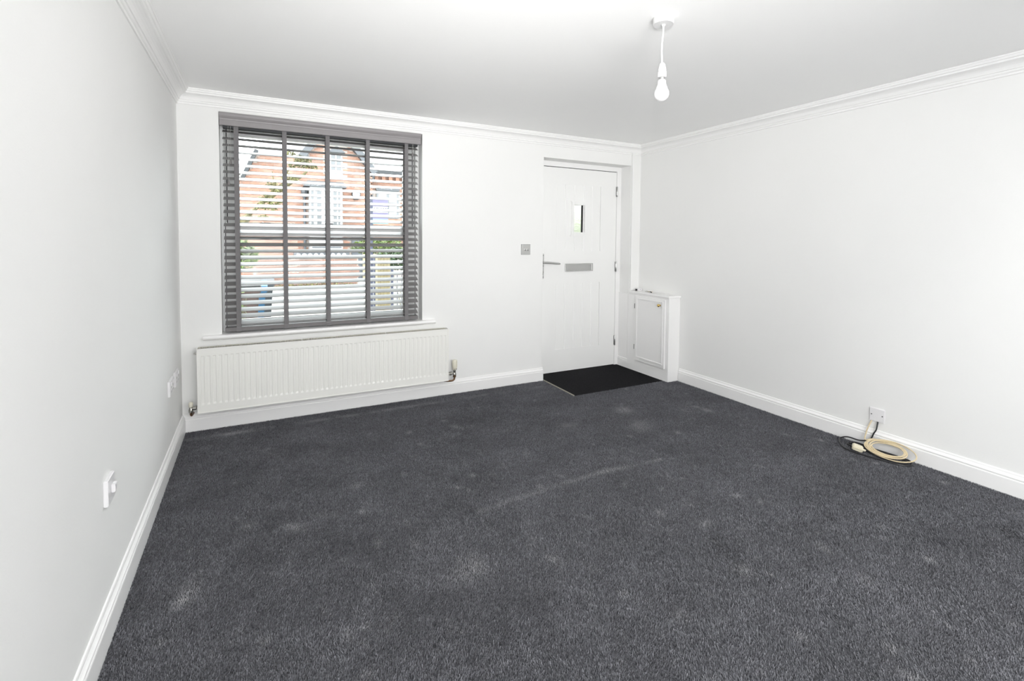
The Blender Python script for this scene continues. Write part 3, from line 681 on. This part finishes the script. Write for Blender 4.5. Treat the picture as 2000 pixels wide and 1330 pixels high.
# ------------------------------------------------------------------ light switch, sockets, blank plate
sw = empty('light_switch', (2.102, D, 1.21), 'brushed steel light switch with two toggles left of the front door', 'switch')
box(2.057, 2.147, D-0.006, D+0.001, 1.166, 1.256).build('plate', M_steel, sw, bevel=0.002)
box(2.0555, 2.1485, D-0.002, D+0.0005, 1.1645, 1.2575).build('back_edge', M_screw, sw)
for x in (2.090, 2.117):
    q = MB(); q.lathe([(0.0075, 0), (0.0075, 0.003), (0.005, 0.004)], (x, D-0.006, 1.211), (0, -1, 0), 14)
    q.tube([(x, D-0.008, 1.211), (x, D-0.014, 1.208), (x, D-0.020, 1.203)], [0.003, 0.0035, 0.0045], 10); q.build('toggle', M_chrome, sw, smooth=True)
def socket_left(yc, z0, wid, label, gang, name='wall_socket', group=None):
    x0 = lx(yc); s = empty(name, (x0, yc, z0+0.043), label, 'socket', group)
    y0, y1 = yc-wid/2, yc+wid/2
    b = MB(); b.box(-L-0.0005, -L+0.0125, y0, y1, z0, z0+0.086, skew=True); b.build('plate', M_plastic, s, bevel=0.002)
    if gang == 1:
        q = MB(); q.box(-L+0.0120, -L+0.0235, yc-0.006, yc+0.022, z0+0.030, z0+0.058, skew=True); q.build('raised_module', M_plastic, s, bevel=0.002); gang = 0
    for g in range(gang):
        yy = yc + (0 if gang == 1 else (-0.030 if g == 0 else 0.030))
        r = MB(); r.box(-L+0.0124, -L+0.0165, yy-0.008, yy+0.010, z0+0.058, z0+0.078, skew=True); r.build('rocker', M_plastic, s, bevel=0.001)
        h = MB()
        h.box(-L+0.0122, -L+0.0132, yy-0.004, yy+0.004, z0+0.042, z0+0.052, skew=True)
        for dy in (-0.014, 0.008): h.box(-L+0.0122, -L+0.0132, yy+dy, yy+dy+0.007, z0+0.020, z0+0.026, skew=True)
        h.build('pin_slot', M_slot, s)
socket_left(1.998, 0.419, 0.086, 'white square outlet plate with a raised centre, low on the left wall nearest the camera', 1)
socket_left(3.315, 0.400, 0.146, 'white double socket on the left wall, nearer the camera than the one by the radiator', 2)
socket_left(3.530, 0.398, 0.146, 'white double socket at the far end of the left wall, next to the radiator', 2)
bp_ = empty('blank_plate', (R, 1.617, 0.21), 'white blank wall plate with two screws above the coiled cables', 'wall plate')
box(R-0.009, R+0.001, 1.574, 1.660, 0.167, 0.252).build('plate', M_plastic, bp_, bevel=0.003)
for y in (1.587, 1.647):
    q = MB(); q.lathe([(0.0035, 0), (0.0035, 0.0012)], (R-0.009, y, 0.210), (-1, 0, 0), 10); q.build('screw_head', M_screw, bp_)

# ------------------------------------------------------------------ cables on the floor
def cable(name, pts, r, m, label, cat):
    # Catmull-Rom smoothing
    P = [Vector(p) for p in pts]; out = []
    for i in range(len(P)-1):
        p0, p1, p2, p3 = P[max(i-1, 0)], P[i], P[i+1], P[min(i+2, len(P)-1)]
        for k in range(5):
            t = k/5; out.append(0.5*((2*p1)+(-p0+p2)*t+(2*p0-5*p1+4*p2-p3)*t*t+(-p0+3*p1-3*p2+p3)*t*t*t))
    out.append(P[-1]); b = MB(); b.tube(out, r, 8); o = b.build(name, m, smooth=True); return tag(o, label, cat)
def loop_pt(a, yc, ry, x_in, x_out, z_in, z_out):
    t = 0.5-0.5*math.cos(a); return (x_in+(x_out-x_in)*t, yc+ry*math.sin(a), z_in+(z_out-z_in)*t)
XW = R-0.018
pts = [(R-0.004, 1.646, 0.168), (R-0.014, 1.650, 0.150), (R-0.026, 1.657, 0.118), (R-0.030, 1.662, 0.090)]
turns = [(1.545, 0.112, 3.300, 3.396, 0.016, 0.072), (1.530, 0.104, 3.305, 3.402, 0.020, 0.074), (1.522, 0.115, 3.286, 3.398, 0.010, 0.070),
         (1.540, 0.088, 3.315, 3.392, 0.026, 0.066), (1.510, 0.100, 3.300, 3.400, 0.017, 0.079), (1.528, 0.074, 3.320, 3.385, 0.024, 0.058), (1.500, 0.128, 3.290, 3.405, 0.008, 0.081)]
N = 14
for ti, tn in enumerate(turns):
    nx_ = turns[min(ti+1, len(turns)-1)]
    for k in range(N):
        a = PI*0.62+2*PI*k/N; f = k/N
        p = [tn[i]*(1-f)+nx_[i]*f for i in range(6)]
        x, y, z = loop_pt(a, *p); pts.append((x, y, z+0.0012*(ti % 3)))
pts += [(3.33, 1.585, 0.03), (3.322, 1.605, 0.022)]
cable('coiled_cable', pts, 0.0036, M_creamcable, 'cream cable coiled against the right baseboard below the blank plate', 'cable')
pts = [(R-0.004, 1.612, 0.168), (R-0.012, 1.611, 0.150), (R-0.021, 1.612, 0.120), (R-0.026, 1.622, 0.095), (R-0.032, 1.640, 0.050), (3.390, 1.69, 0.028),
       (3.385, 1.76, 0.026), (3.368, 1.795, 0.010), (3.335, 1.785, 0.0045), (3.280, 1.745, 0.0045), (3.228, 1.68, 0.0045), (3.238, 1.57, 0.0045), (3.262, 1.47, 0.0045), (3.29, 1.41, 0.0045),
       (3.335, 1.385, 0.0045), (3.39, 1.42, 0.006), (3.395, 1.50, 0.006), (3.385, 1.60, 0.006), (3.36, 1.70, 0.005), (3.33, 1.73, 0.0045), (3.31, 1.69, 0.0045), (3.300, 1.60, 0.010), (3.275, 1.53, 0.010),
       (3.275, 1.45, 0.010), (3.31, 1.405, 0.010), (3.36, 1.42, 0.010), (3.37, 1.50, 0.012), (3.345, 1.58, 0.012), (3.33, 1.65, 0.010), (3.35, 1.72, 0.009), (3.375, 1.70, 0.012), (3.37, 1.62, 0.012), (3.335, 1.50, 0.010), (3.30, 1.46, 0.010)]
cable('flex_cable', pts, 0.0040, M_blackcable, 'thin black flex looping on the carpet under the cream coil', 'cable')
cn = empty('cable_connector', (3.305, 1.615, 0.014), 'cream plastic cable connector lying beside the coiled cream cable', 'connector')
q = MB(); q.box(-0.022, 0.022, -0.028, 0.028, -0.014, 0.014); c0 = q.build('body', M_cream, cn, bevel=0.005, loc=(0, 0, 0))
q = MB(); q.lathe([(0.008, 0), (0.006, 0.012), (0.0045, 0.016)], (0, -0.027, 0), (0, -1, 0), 12); q.build('strain_relief', M_cream, cn, smooth=True, loc=(0, 0, 0))
cn.rotation_euler = (0.25, -0.25, 0.5); cn.location = (3.266, 1.640, 0.023)

# ------------------------------------------------------------------ pendant light
PX, PY = 1.548, 1.600
pn = empty('pendant_light', (PX, PY, H), 'bare white bulb on a short white flex hanging from a ceiling rose', 'pendant light')
q = MB(); q.lathe([(0.0445, 0.0005), (0.0445, -0.008), (0.0435, -0.026), (0.0415, -0.0285), (0.006, -0.0288)], (PX, PY, H), seg=40); ro = q.build('ceiling_rose', M_pend, pn, smooth=True)
q = MB(); q.lathe([(0.009, -0.028), (0.008, -0.032), (0.004, -0.036)], (PX, PY, H), seg=16); q.build('cable_grip', M_pend, ro, smooth=True)
q = MB(); q.tube([(PX, PY, H-0.030), (PX+0.0005, PY, H-0.060), (PX-0.004, PY+0.001, H-0.105), (PX-0.0065, PY, H-0.145), (PX-0.0035, PY, H-0.180), (PX-0.0015, PY, H-0.203)], 0.0040, 10); q.build('flex', M_pend, pn, smooth=True)
q = MB(); q.lathe([(0.007, 0.010), (0.012, 0.006), (0.0145, -0.004), (0.0175, -0.022), (0.0182, -0.026), (0.0165, -0.0265), (0.0165, -0.0285), (0.0185, -0.029), (0.0185, -0.048), (0.0165, -0.052)], (PX-0.0015, PY, 2.056), seg=26); q.build('lamp_holder', M_pend, pn, smooth=True)
q = MB(); q.lathe([(0.0112, 0.0), (0.0112, -0.010), (0.0135, -0.012)], (PX-0.0015, PY, 2.0045), seg=20); cap_ = q.build('bulb_cap', M_steel, pn, smooth=True)
q = MB(); zb0 = 1.993; zc = 1.9345; rb = 0.0315
pr = [(0.0140, zb0), (0.0165, zb0-0.003), (0.0172, zb0-0.012), (0.0185, zb0-0.020), (0.0212, zb0-0.0275), (0.0245, zb0-0.0345)]
for k in range(0, 17):
    a = math.radians(36-7.8*k); pr.append((rb*math.cos(a), zc+rb*math.sin(a)))
q.lathe([(r, z) for r, z in pr], (PX-0.0015, PY, 0), seg=32); q.build('bulb', M_bulb, pn, smooth=True)

# ================================================================== OUTSIDE
GZ = -0.20
struct(box(-14, 30, D+T, 60, GZ-0.1, GZ).build('ground_paving', M_pave))
def leaf_cloud(name, c, rad_, n, size, m, seed, label=None, cat=None, group=None, parent=None):
    rnd = random.Random(seed); b = MB()
    for i in range(n):
        while True:
            p = Vector((rnd.uniform(-1, 1), rnd.uniform(-1, 1), rnd.uniform(-1, 1)))
            if 0.3 < p.length < 1: break
        p = Vector((c[0]+p.x*rad_[0], c[1]+p.y*rad_[1], c[2]+p.z*rad_[2]))
        s = size*rnd.uniform(0.6, 1.3); u = Vector((rnd.gauss(0, 1), rnd.gauss(0, 1), rnd.gauss(0, 0.6))).normalized()
        w2 = u.cross(Vector((rnd.gauss(0, 1), rnd.gauss(0, 1), rnd.gauss(0, 1)))).normalized(); nn = u.cross(w2)*s*0.12
        b.add([p-u*s, p+w2*s*0.4+nn, p+u*s, p-w2*s*0.4+nn], [(0, 1, 2), (0, 2, 3)])
    o = b.build(name, m, parent, kind='stuff' if parent else None)
    if label: tag(o, label, cat, group)
    return o

# ---- brick house opposite
HY = 14.0
hs = empty('brick_house', (1.0, HY, GZ), 'red brick gabled house across the road seen through the blind', 'house')
def inpoly(x, z, poly):
    c = False; n = len(poly)
    for i in range(n):
        (x1, z1), (x2, z2) = poly[i], poly[(i+1) % n]
        if (z1 > z) != (z2 > z) and x < (x2-x1)*(z-z1)/(z2-z1)+x1: c = not c
    return c
gable = [(-0.62, GZ), (2.70, GZ), (2.70, 3.12), (1.709, 4.36), (1.03, 3.46), (-0.10, 3.46), (-0.40, 2.77), (-0.62, 2.77)]
def bricks(poly, y, holes, m1, m2, parent, bwid=0.160, bh=0.046, jt=0.009):
    A, B = MB(), MB(); rnd = random.Random(3)
    zmin = min(p[1] for p in poly); zmax = max(p[1] for p in poly); xmin = min(p[0] for p in poly); xmax = max(p[0] for p in poly)
    z = zmin; r = 0
    while z < zmax:
        x = xmin-(0.113 if r % 2 else 0)
        while x < xmax:
            if inpoly(x+bwid/2, z+bh/2, poly) and not any(h[0] < x+bwid and x < h[1] and h[2] < z+bh and z < h[3] for h in holes):
                d = rnd.uniform(0, 0.006); (A if rnd.random() < 0.6 else B).box(x, x+bwid, y-0.010-d, y+0.004, z, z+bh)
            x += bwid+jt
        z += bh+jt; r += 1
    for mb, m in ((A, m1), (B, m2)):
        o = mb.build('brick_courses', m, parent, kind='stuff')
holes_g = [(1.09, 1.89, 0.80, 2.72), (1.62, 1.95, 2.98, 3.78), (2.16, 2.62, 0.0, 1.62)]
w_ = MB(); w_.prism(gable, 'y', HY, HY+0.25); w_.build('gable_wall', M_mortar, hs)
bricks(gable, HY, holes_g, M_brickA, M_brickB, hs)
wing = [(2.6, GZ), (7.5, GZ), (7.5, 3.12), (2.6, 3.12)]
w_ = MB(); w_.prism(wing, 'y', HY+0.30, HY+0.5); w_.build('wing_wall', M_mortar, hs)
holes_w = [(2.92, 3.56, 1.90, 2.70), (2.70, 3.2, GZ, 0.9)]
bricks([(2.6, 0.9), (4.8, 0.9), (4.8, 3.10), (2.6, 3.10)], HY+0.30, holes_w, M_brickA, M_brickA, hs)
rf = MB()
for k in range(13):
    z0 = 3.24+k*0.17; y0 = HY+0.15+k*0.26
    rf.prism([(y0, z0), (y0+0.30, z0+0.19), (y0+0.30, z0+0.21), (y0, z0+0.025)], 'x', 2.45+k*0.0, 7.6)
rf.build('wing_roof', M_slate, hs)
box(2.5, 7.6, HY+0.02, HY+0.14, 3.16, 3.24).build('gutter', M_outdark, hs)
dn = MB(); x = 2.66
while x < 4.8: dn.box(x, x+0.10, HY+0.19, HY+0.30, 2.97, 3.10); x += 0.20
dn.build('dentil_bricks', M_brickA, hs, kind='stuff')
def bargeboard(p, q, m=M_lead, wdt=0.17):
    (x1, z1), (x2, z2) = p, q; dx, dz = x2-x1, z2-z1; l = math.hypot(dx, dz); nx_, nz_ = -dz/l*wdt, dx/l*wdt
    if nx_*(x1-1) < 0: nx_, nz_ = -nx_, -nz_
    b = MB(); b.prism([(x1, z1), (x2, z2), (x2+nx_, z2+nz_), (x1+nx_, z1+nz_)], 'y', HY-0.16, HY+0.05); b.build('bargeboard', m, hs)
bargeboard((2.74, 3.08), (1.69, 4.40)); bargeboard((0.98, 3.38), (1.73, 4.40)); bargeboard((-0.42, 2.74), (-0.08, 3.50), M_outdark, 0.09)
rl_ = MB()
for k in range(5):
    z0 = 3.44+k*0.15; y0 = HY-0.06+k*0.22
    rl_.prism([(y0, z0), (y0+0.26, z0+0.17), (y0+0.26, z0+0.19), (y0, z0+0.022)], 'x', -0.10+k*0.05, 1.10+k*0.03)
rl_.build('front_roof', M_slate, hs)
# small gable window with a pitched hood
gw = box(1.62, 1.95, HY-0.02, HY+0.03, 2.98, 3.62).build('window_frame', M_outwhite, hs)
q = MB(); q.box(1.66, 1.76, HY-0.03, HY-0.02, 3.16, 3.56); q.box(1.80, 1.91, HY-0.03, HY-0.02, 3.16, 3.56); q.build('pane', M_paneg, gw)
q = MB(); q.prism([(1.56, 3.62), (2.01, 3.62), (1.785, 3.80)], 'y', HY-0.16, HY); q.build('window_hood', M_lead, hs)
# bay window
bay = empty('bay_window', (0, 0, 0)); bay.parent = hs; bay.location = -Vector(hs.location)
def part(mb, name, m, parent=hs, **k): return mb.build(name, m, parent, **k)
q = MB(); q.box(1.09, 1.89, HY-0.40, HY, 1.60, 2.64); q.box(1.09, 1.89, HY-0.40, HY, 0.86, 1.60); part(q, 'bay_frame', M_outwhite, bay)
for i, (a, b_) in enumerate(((1.12, 1.175), (1.26, 1.36), (1.665, 1.745), (1.785, 1.83))):
    for za, zb in ((2.32, 2.60), (2.00, 2.28), (1.66, 1.96)):
        q = MB(); q.box(a, b_, HY-0.42, HY-0.40, za, zb); part(q, 'pane', M_paneg, bay)
q = MB()
for zc_ in (1.55, 1.48, 1.41, 1.12, 1.05): q.box(1.13, 1.86, HY-0.42, HY-0.40, zc_, zc_+0.03)
part(q, 'lattice_band', M_lead, bay)
q = MB(); q.prism([(0.93, 2.64), (1.99, 2.64), (1.90, 2.78), (1.02, 2.78)], 'y', HY-0.52, HY); part(q, 'bay_roof', M_lead, bay)
q = MB(); x = 0.82
q.box(0.70, 2.06, HY-0.44, HY-0.02, 0.78, 0.96); part(q, 'bay_plinth', M_lead, bay)
for i in range(9):
    q = MB(); q.lathe([(0.055, 0), (0.055, 0.02)], (0.80+i*0.14, HY-0.44, 0.86), (0, -1, 0), 8); part(q, 'carved_disc', M_outwhite, bay)
# door, downpipes, alarm box, wing window
q = MB(); q.box(2.18, 2.46, HY-0.06, HY, 0.10, 1.62); part(q, 'house_door', M_greydoor)
q = MB(); q.box(2.46, 2.60, HY-0.09, HY, 0.0, 1.66); part(q, 'door_pillar', M_stonecream)
for x in (0.985, 2.78):
    y_ = HY-0.06 if x < 2 else HY+0.22
    q = MB(); q.tube([(x, y_, 0.0), (x, y_, 2.62)], 0.032, 8); q.lathe([(0.04, 0), (0.09, 0.16), (0.09, 0.20)], (x, y_, 2.36 if x < 2 else 2.9), seg=8); part(q, 'downpipe', M_lead)
q = MB(); q.prism([(2.21, 2.62), (2.39, 2.62), (2.42, 2.52), (2.36, 2.38), (2.24, 2.38), (2.18, 2.52)], 'y', HY-0.09, HY); part(q, 'alarm_box', M_outdark)
q = MB(); q.prism([(2.225, 2.605), (2.375, 2.605), (2.40, 2.52), (2.345, 2.40), (2.255, 2.40), (2.20, 2.52)], 'y', HY-0.10, HY-0.088); part(q, 'alarm_cover', M_outwhite)
q = MB(); q.box(2.92, 3.56, HY+0.26, HY+0.32, 1.90, 2.70); wf_ = part(q, 'window_frame', M_paneg)
for a, b_ in ((2.97, 3.20), (3.28, 3.50)):
    for za, zb in ((2.36, 2.62), (2.02, 2.28)):
        q = MB(); q.box(a, b_, HY+0.25, HY+0.262, za, zb); q.build('pane', M_outwhite, wf_)
box(3.18, 3.56, HY+0.20, HY+0.26, 2.28, 2.33).build('window_vent', M_outdark, hs); box(2.90, 3.58, HY+0.20, HY+0.30, 2.70, 2.76).build('window_lintel', M_lead, hs)

# ---- low garden wall in front of the house
gwall = empty('garden_wall', (1.0, 12.0, GZ), 'low pinkish brick garden wall across the road', 'wall')
q = MB(); q.box(-0.2, 2.02, 12.0, 12.2, GZ, 0.84); q.build('wall_core', M_mortar, gwall)
bricks([(-0.2, 0.22), (2.02, 0.22), (2.02, 0.82), (-0.2, 0.82)], 12.0, [], M_brickC, M_brickC, gwall)
q = MB(); q.box(-0.24, 2.06, 11.96, 12.24, 0.84, 0.88); q.build('coping', M_stonecream, gwall)
leaf_cloud('weeds', (0.9, 11.85, 0.20), (1.2, 0.12, 0.09), 500, 0.035, M_leafY, 5, 'yellow-green weeds growing along the foot of the garden wall', 'weeds')['kind'] = 'stuff'
# pavement and raised road so the ground meets the wall foot
q = box(-6, 12, 9.5, 40, GZ, 0.16); struct(q.build('ground_pavement', M_pave))

# ---- estate agent sign
sg = empty('sale_sign', (1.9, 9.0, GZ), 'purple and white board sign on a dark post outside', 'sign')
q = MB(); q.box(1.735, 1.775, 9.0, 9.04, GZ, 2.02); q.build('post', M_bluepost, sg)
box(1.775, 2.05, 9.0, 9.02, 1.66, 2.01).build('board', M_sign, sg)
box(1.780, 2.045, 8.992, 9.0, 1.775, 1.885).build('name_band', M_signw, sg)
box(1.775, 2.05, 8.994, 9.02, 1.57, 1.66).build('lower_strip', M_signc, sg)
tc_ = bpy.data.curves.new('sign_text', 'FONT'); tc_.body = 'ADAMS'; tc_.size = 0.085; tc_.extrude = 0.002; tc_.align_x = 'CENTER'; tc_.align_y = 'CENTER'
tmp = bpy.data.objects.new('sign_text', tc_); COL.objects.link(tmp)
bpy.context.view_layer.update()
tme = bpy.data.meshes.new_from_object(tmp.evaluated_get(bpy.context.evaluated_depsgraph_get())); bpy.data.objects.remove(tmp)
to = bpy.data.objects.new('sign_lettering', tme); COL.objects.link(to); tme.materials.clear(); tme.materials.append(M_signt)
to.parent = sg; to.rotation_euler = (PI/2, 0, 0); to.location = Vector((1.915, 8.988, 1.83))-Vector(sg.location)

# ---- gate, gate post and railings at the right
gp = empty('timber_gate', (1.75, 8.0, GZ), 'tan boarded gate with a pale frame across the front path', 'gate')
for i in range(4):
    a = 1.650+i*0.052; box(a, a+0.049, 8.0, 8.03, -0.05, 1.035).build('gate_board', M_tan, gp)
q = MB(); q.box(1.612, 1.648, 7.98, 8.04, GZ, 1.04); q.box(1.648, 1.86, 8.03, 8.05, 0.85, 0.93); q.box(1.648, 1.86, 8.03, 8.05, 0.05, 0.13); q.build('gate_frame', M_stonecream, gp)
box(1.585, 1.606, 7.98, 8.02, GZ, 1.0).build('hinge_post', M_bluepost, gp)
rl = empty('metal_railings', (2.3, 8.0, GZ), 'dark metal railings running right from the tan gate', 'railings')
q = MB(); q.box(1.868, 1.905, 7.98, 8.03, GZ, 0.80); q.build('post', M_bluepost, rl)
for i in range(9):
    x = 1.972+i*0.078; q = MB(); q.tube([(x, 8.0, GZ), (x, 8.0, 0.78)], 0.0065, 6); q.build('bar', M_bluepost, rl)
for z in (0.755, -0.10): box(1.905, 2.66, 7.993, 8.007, z, z+0.02).build('rail', M_outwhite, rl)

# ---- hedges, shrubs, trees
def shrub(name, c, r, n, size, m, seed, label, cat, stem_z):
    e = empty(name, (c[0], c[1], stem_z), label, cat)
    leaf_cloud('foliage', c, r, n, size, m, seed, parent=e)
    q = MB(); rnd = random.Random(seed)
    for i in range(5):
        q.tube([(c[0]+rnd.uniform(-.05, .05), c[1], stem_z), (c[0]+rnd.uniform(-.3, .3)*r[0], c[1]+rnd.uniform(-.2, .2)*r[1], (stem_z+c[2])/2), (c[0]+rnd.uniform(-.7, .7)*r[0], c[1]+rnd.uniform(-.5, .5)*r[1], c[2]+r[2]*0.5)], [0.016*max(r), 0.010*max(r), 0.004*max(r)], 6)
    q.build('stem', M_bark, e)
shrub('hedge', (2.35, 8.9, 0.93), (0.55, 0.3, 0.22), 1500, 0.045, M_leafB, 11, 'dark green hedge behind the dark railings', 'hedge', GZ)
shrub('flowering_bush', (2.15, 10.2, 1.13), (0.62, 0.3, 0.16), 900, 0.05, M_leafA, 12, 'bright green bush behind the tan gate', 'bush', 0.16)
shrub('garden_shrub', (-0.30, 5.2, 1.12), (0.26, 0.25, 0.17), 420, 0.055, M_leafA, 13, 'fresh green shrub above the dark lidded bin', 'shrub', GZ)
shrub('garden_plant', (-0.19, 4.75, 0.66), (0.06, 0.08, 0.25), 60, 0.03, M_leafA, 14, 'thin leafy plant just outside the left window edge', 'plant', GZ)
shrub('garden_tree', (-1.6, 16.5, 2.1), (1.35, 1.0, 1.7), 5200, 0.12, M_leafB, 15, 'leafy green tree left of the brick house', 'tree', 0.16)
br = empty('tree_branch', (0.2, 8.5, 1.9), 'olive mossy branch slanting across the house front', 'branch')
def at(u_, v_, Y):
    d = _f + _r2*((u_-CX)/F_PX) - _u2*((v_-CY)/F_PX); return Vector((0, 0, CAM_H))+d*(Y/d.y)
q = MB(); q.tube([at(488, 420, 8.7), at(508, 398, 8.6), at(528, 383, 8.5), at(550, 366, 8.5), at(572, 352, 8.45), at(592, 342, 8.4), at(604, 330, 8.4)], [0.02, 0.035, 0.05, 0.055, 0.045, 0.025, 0.012], 8)
q.tube([at(550, 366, 8.5), at(558, 340, 8.5), at(572, 318, 8.45), at(590, 305, 8.4)], [0.03, 0.018, 0.012, 0.008], 6)
q.tube([at(528, 383, 8.5), at(535, 360, 8.4), at(532, 335, 8.4)], [0.022, 0.014, 0.006], 6)
q.tube([at(488, 420, 8.7), at(470, 436, 8.8), at(440, 470, 8.9), at(425, 560, 9.0), at(420, 600, 9.0)+Vector((0, 0, -0.5))], [0.05, 0.09, 0.12, 0.15, 0.16], 8)
q.build('bough', M_bark, br, smooth=True)
for k, (u_, v_, s) in enumerate(((520, 388, .13), (545, 372, .12), (528, 405, .11), (572, 350, .12), (590, 320, .12), (598, 322, .10), (566, 300, .09), (515, 425, .08), (610, 325, .09), (540, 395, .12), (530, 360, .12), (560, 345, .1), (585, 310, .12), (575, 322, .1), (600, 312, .09), (510, 402, .1))):
    p = at(u_, v_, 8.45); leaf_cloud('leaf_cluster', p, (s, s*0.6, s*0.55), 60, 0.030, M_leafY, 40+k, parent=br)

shrub('porch_hedge', (4.3, 6.1, 1.15), (1.3, 0.35, 0.95), 5200, 0.06, M_leafA, 16, 'pale green hedge outside the front door, seen through its little pane', 'hedge', GZ)
# ---- wheelie bins
def wheelie(x1, y, body, lid, label, h=0.93):
    """x1 = right side; facing the window"""
    wd, dp = 0.56, 0.62
    e = empty('wheelie_bin', (x1-wd/2, y+dp/2, GZ), label, 'bin', None)
    b = MB(); vs = []
    for z, k in ((GZ+0.04, 0.80), (GZ+h, 1.0)):
        cx_, cy_ = x1-wd/2, y+dp/2
        vs += [(cx_-wd/2*k, cy_-dp/2*k, z), (cx_+wd/2*k, cy_-dp/2*k, z), (cx_+wd/2*k, cy_+dp/2*k, z), (cx_-wd/2*k, cy_+dp/2*k, z)]
    b.add(vs, [(0, 1, 2, 3), (4, 5, 6, 7), (0, 1, 5, 4), (1, 2, 6, 5), (2, 3, 7, 6), (3, 0, 4, 7)]); b.build('body', body, e, bevel=0.015)
    box(x1-wd-0.015, x1+0.015, y-0.02, y+dp+0.02, GZ+h-0.035, GZ+h+0.002).build('rim', body, e, bevel=0.008)
    q = MB(); q.prism([(y-0.03, GZ+h+0.004), (y+dp+0.03, GZ+h+0.004), (y+dp+0.03, GZ+h+0.05), (y+dp*0.5, GZ+h+0.10), (y-0.02, GZ+h+0.05)], 'x', x1-wd-0.02, x1+0.02); q.build('lid', lid, e, bevel=0.008)
    q = MB(); q.tube([(x1-wd+0.04, y+dp+0.06, GZ+h-0.02), (x1-0.04, y+dp+0.06, GZ+h-0.02)], 0.015, 8); q.box(x1-wd+0.04, x1-wd+0.07, y+dp-0.02, y+dp+0.07, GZ+h-0.03, GZ+h-0.005); q.box(x1-0.07, x1-0.04, y+dp-0.02, y+dp+0.07, GZ+h-0.03, GZ+h-0.005); q.build('handle', body, e)
    for xx in (x1-wd+0.03, x1-0.08):
        q = MB(); q.lathe([(0.09, 0), (0.1, 0.01), (0.1, 0.04), (0.09, 0.05)], (xx, y+dp-0.08, GZ+0.1), (1, 0, 0), 16); q.build('wheel', M_bindark, e, smooth=True)
wheelie(-0.045, 5.9, M_binbrown, M_bindark, 'brown wheelie bin with a dark lid, nearest the window')
wheelie(0.020, 6.72, M_binblue, M_binblue, 'blue wheelie bin between the brown and grey bins', 0.85)
wheelie(0.115, 7.54, M_bingrey, M_bingrey, 'grey wheelie bin standing behind the blue one', 0.82)
